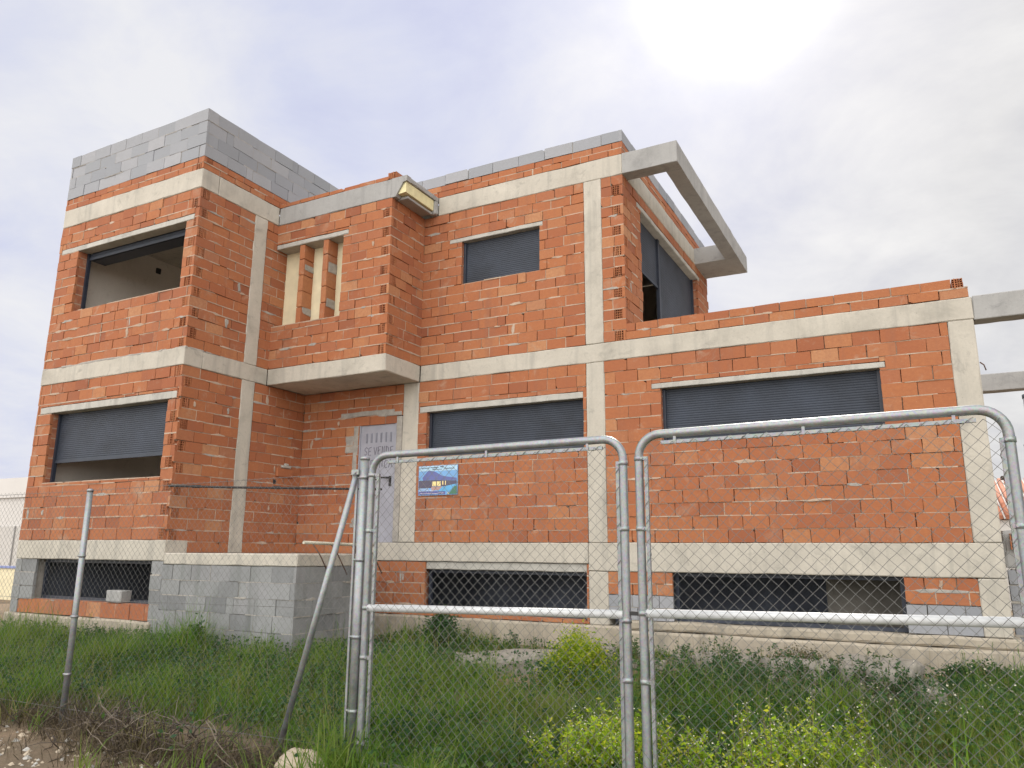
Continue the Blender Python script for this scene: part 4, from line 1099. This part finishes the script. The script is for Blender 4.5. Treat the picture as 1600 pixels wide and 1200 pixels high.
hs_ = thing('tiled_house', 'distant low house with striped red tile roof beyond the right column', 'house', (9.5, 17, GZ))
mb = MB(); mb.box(6.2, 14, 15, 22, GZ, 1.02 + TILE_DZ); mb.build('wall', M['grey_wall'], hs_)
mb = MB(); mb.box(6.0, 14.2, 14.85, 14.99, .82 + TILE_DZ, 1.12 + TILE_DZ); mb.build('fascia', M['white_wall'], hs_)
mb = MB(); mb.add([(5.9, 14.75, 1.13), (14.3, 14.75, 1.13), (14.3, 18.5, 2.45), (5.9, 18.5, 2.45)], [(0, 1, 2, 3)], 0)
for i in range(46):
    x = 5.95 + i * .182; mb.tube([(x, 14.7, 1.19), (x, 18.5, 2.53)], .06, 8, 0)
    mb.tube([(x + .091, 14.72, 1.16), (x + .091, 18.5, 2.48)], .028, 6, 1)
mb.add([(5.9, 22.2, 1.13), (14.3, 22.2, 1.13), (14.3, 18.5, 2.45), (5.9, 18.5, 2.45)], [(3, 2, 1, 0)], 0)
mb.v = [(x, y, z + TILE_DZ) for x, y, z in mb.v]; mb.build('roof', [M['rooftile'], M['white_wall']], hs_)
yw = thing('rough_block_wall', 'rough grey block stub wall with one hollow brick, right of the corner column', 'wall', (5.6, .3, GZ))
mb = MB(); masonry(mb, Pf(.32), XR + .04, 6.3, GZ, -.30, seed=60, L_=.4, H=.2, joint=.02, jit=.012); mb.build('block_wall', KM, yw)
mb = MB(); mb.rough_box(XR + .03, 6.2, .34, .55, -.30, .16, step=.12, amp=.03, bev=.04); mb.build('mortar_bed', M['concrete_grey'], yw)
mb = MB(); masonry(mb, Pf(.28), XR + .06, XR + .34, -.08, .12, seed=61, L_=.3, H=.2, holes_l=0); mb.build('hollow_brick', BM, yw)
pp = thing('capped_post', 'slim dark steel post with flat cap, before the distant tiled roof', 'post', (5.5, 1.6, GZ))
mb = MB(); mb.tube([(5.45, 1.6, GZ), (5.45, 1.6, .86)], .05, 10); mb.build('pole', M['rust'], pp)
mb = MB(); mb.box(5.36, 5.54, 1.51, 1.69, .86, .90); mb.build('cap', M['rust'], pp)

# ------------------------------------------------------------------ camera
F_PX, YAW, PITCH, ROLL = 1193.735, .48701, .21592, .00691
CAM = Vector((4.3549, -10.6492, -.1362))
cy, sy, cp, sp_ = math.cos(YAW), math.sin(YAW), math.cos(PITCH), math.sin(PITCH)
right = Vector((cy, sy, 0)); fw = Vector((-sy * cp, cy * cp, sp_)); up = right.cross(fw)
r2 = right * math.cos(ROLL) + up * math.sin(ROLL); u2 = -right * math.sin(ROLL) + up * math.cos(ROLL)
cd = bpy.data.cameras.new('camera'); co = bpy.data.objects.new('camera', cd); COL.objects.link(co)
co.matrix_world = Matrix(((r2.x, u2.x, -fw.x, CAM.x), (r2.y, u2.y, -fw.y, CAM.y), (r2.z, u2.z, -fw.z, CAM.z), (0, 0, 0, 1)))
cd.sensor_fit = 'HORIZONTAL'; cd.sensor_width = 36; cd.lens = F_PX / 1600 * 36; cd.clip_end = 5000; cd.clip_start = .05
scene.camera = co

# ------------------------------------------------------------------ light: hazy sun in front of the camera, bright broken cloud
EL, AZ = R(39.5), R(-9.4)
sd = Vector((math.sin(AZ) * math.cos(EL), math.cos(AZ) * math.cos(EL), math.sin(EL)))
sl_ = bpy.data.lights.new('sun', 'SUN'); sl_.energy = 3.4; sl_.angle = R(1.0); sl_.color = (1, .93, .82)
so = bpy.data.objects.new('sun', sl_); COL.objects.link(so); so.rotation_euler = sd.to_track_quat('Z', 'Y').to_euler(); so.location = (0, 30, 30)
w = bpy.data.worlds.new('World'); scene.world = w; w.use_nodes = True
nt = w.node_tree; nt.nodes.clear()
out = N(nt, 'ShaderNodeOutputWorld'); bg = N(nt, 'ShaderNodeBackground'); L(nt, bg.outputs[0], out.inputs[0])
tc = N(nt, 'ShaderNodeTexCoord')
sky = N(nt, 'ShaderNodeTexSky', sky_type='NISHITA'); sky.sun_disc = False; sky.sun_elevation = EL; sky.sun_rotation = AZ
sky.air_density = 1.0; sky.dust_density = 2.0; sky.ozone_density = 1.0
def math_(op, a, b=None, clamp=False):
    m = N(nt, 'ShaderNodeMath', operation=op); m.use_clamp = clamp
    for i, v in enumerate((a, b)):
        if v is None: continue
        if hasattr(v, 'links'): L(nt, v, m.inputs[i])
        else: m.inputs[i].default_value = v
    return m.outputs[0]
sep = N(nt, 'ShaderNodeSeparateXYZ'); L(nt, tc.outputs['Generated'], sep.inputs[0])
dz = math_('ADD', math_('MAXIMUM', sep.outputs[2], 0.0), .28)
cmb = N(nt, 'ShaderNodeCombineXYZ'); L(nt, math_('DIVIDE', sep.outputs[0], dz), cmb.inputs[0]); L(nt, math_('DIVIDE', sep.outputs[1], dz), cmb.inputs[1])
cn = obj_noise(nt, .9, 7, .55, co=cmb.outputs[0], dist=.5)
cn2 = obj_noise(nt, 2.6, 6, .6, co=cmb.outputs[0], dist=.3)
cl = math_('ADD', math_('MULTIPLY', cn.outputs[0], .55), math_('MULTIPLY', cn2.outputs[0], .45))
cool = ramp(nt, cl, [(.38, (.60, .63, .84)), (.46, (.69, .72, .88)), (.53, (.78, .795, .89)), (.61, (.88, .88, .91))])
warm = ramp(nt, cl, [(.38, (.55, .55, .585)), (.45, (.66, .66, .685)), (.52, (.765, .76, .765)), (.60, (.88, .87, .86))])
cn3 = obj_noise(nt, .55, 3, .5, co=cmb.outputs[0])
tx = math_('ADD', math_('MULTIPLY', sep.outputs[0], 1.1), math_('MULTIPLY', math_('SUBTRACT', cn3.outputs[0], .5), 1.2))
cloud_c = mix(nt, mrange(nt, tx, -.55, .15), cool.outputs[0], warm.outputs[0])
# added fill for the shaded facade: sky behind raised and warmed, zenith raised
dot = N(nt, 'ShaderNodeVectorMath', operation='DOT_PRODUCT'); L(nt, tc.outputs['Generated'], dot.inputs[0]); dot.inputs[1].default_value = sd
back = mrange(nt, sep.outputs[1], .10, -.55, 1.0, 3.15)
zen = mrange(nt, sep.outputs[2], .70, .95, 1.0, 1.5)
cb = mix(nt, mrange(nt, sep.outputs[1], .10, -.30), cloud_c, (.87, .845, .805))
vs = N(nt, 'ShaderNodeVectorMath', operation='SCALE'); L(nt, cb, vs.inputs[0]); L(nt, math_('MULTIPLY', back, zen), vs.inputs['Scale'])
skys = N(nt, 'ShaderNodeVectorMath', operation='SCALE'); L(nt, sky.outputs[0], skys.inputs[0]); skys.inputs['Scale'].default_value = .10
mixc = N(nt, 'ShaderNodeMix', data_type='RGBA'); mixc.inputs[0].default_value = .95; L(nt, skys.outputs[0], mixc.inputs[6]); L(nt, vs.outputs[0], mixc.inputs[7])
dpos = math_('MAXIMUM', dot.outputs['Value'], 0.0)
glow = math_('ADD', math_('MULTIPLY', math_('POWER', dpos, 620.0), 7.0), math_('MULTIPLY', math_('POWER', dpos, 45.0), .13))
ga = N(nt, 'ShaderNodeVectorMath', operation='SCALE'); ga.inputs[0].default_value = (1, .98, .94); L(nt, glow, ga.inputs['Scale'])
ad = N(nt, 'ShaderNodeVectorMath', operation='ADD'); L(nt, mixc.outputs[2], ad.inputs[0]); L(nt, ga.outputs[0], ad.inputs[1])
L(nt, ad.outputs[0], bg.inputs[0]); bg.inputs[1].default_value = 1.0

vs_ = scene.view_settings
vs_.view_transform = 'Standard'; vs_.look = 'None'; vs_.gamma = 1; vs_.use_curve_mapping = False; vs_.exposure = 0.0
scene.cycles.max_bounces = 8; scene.cycles.use_denoising = True
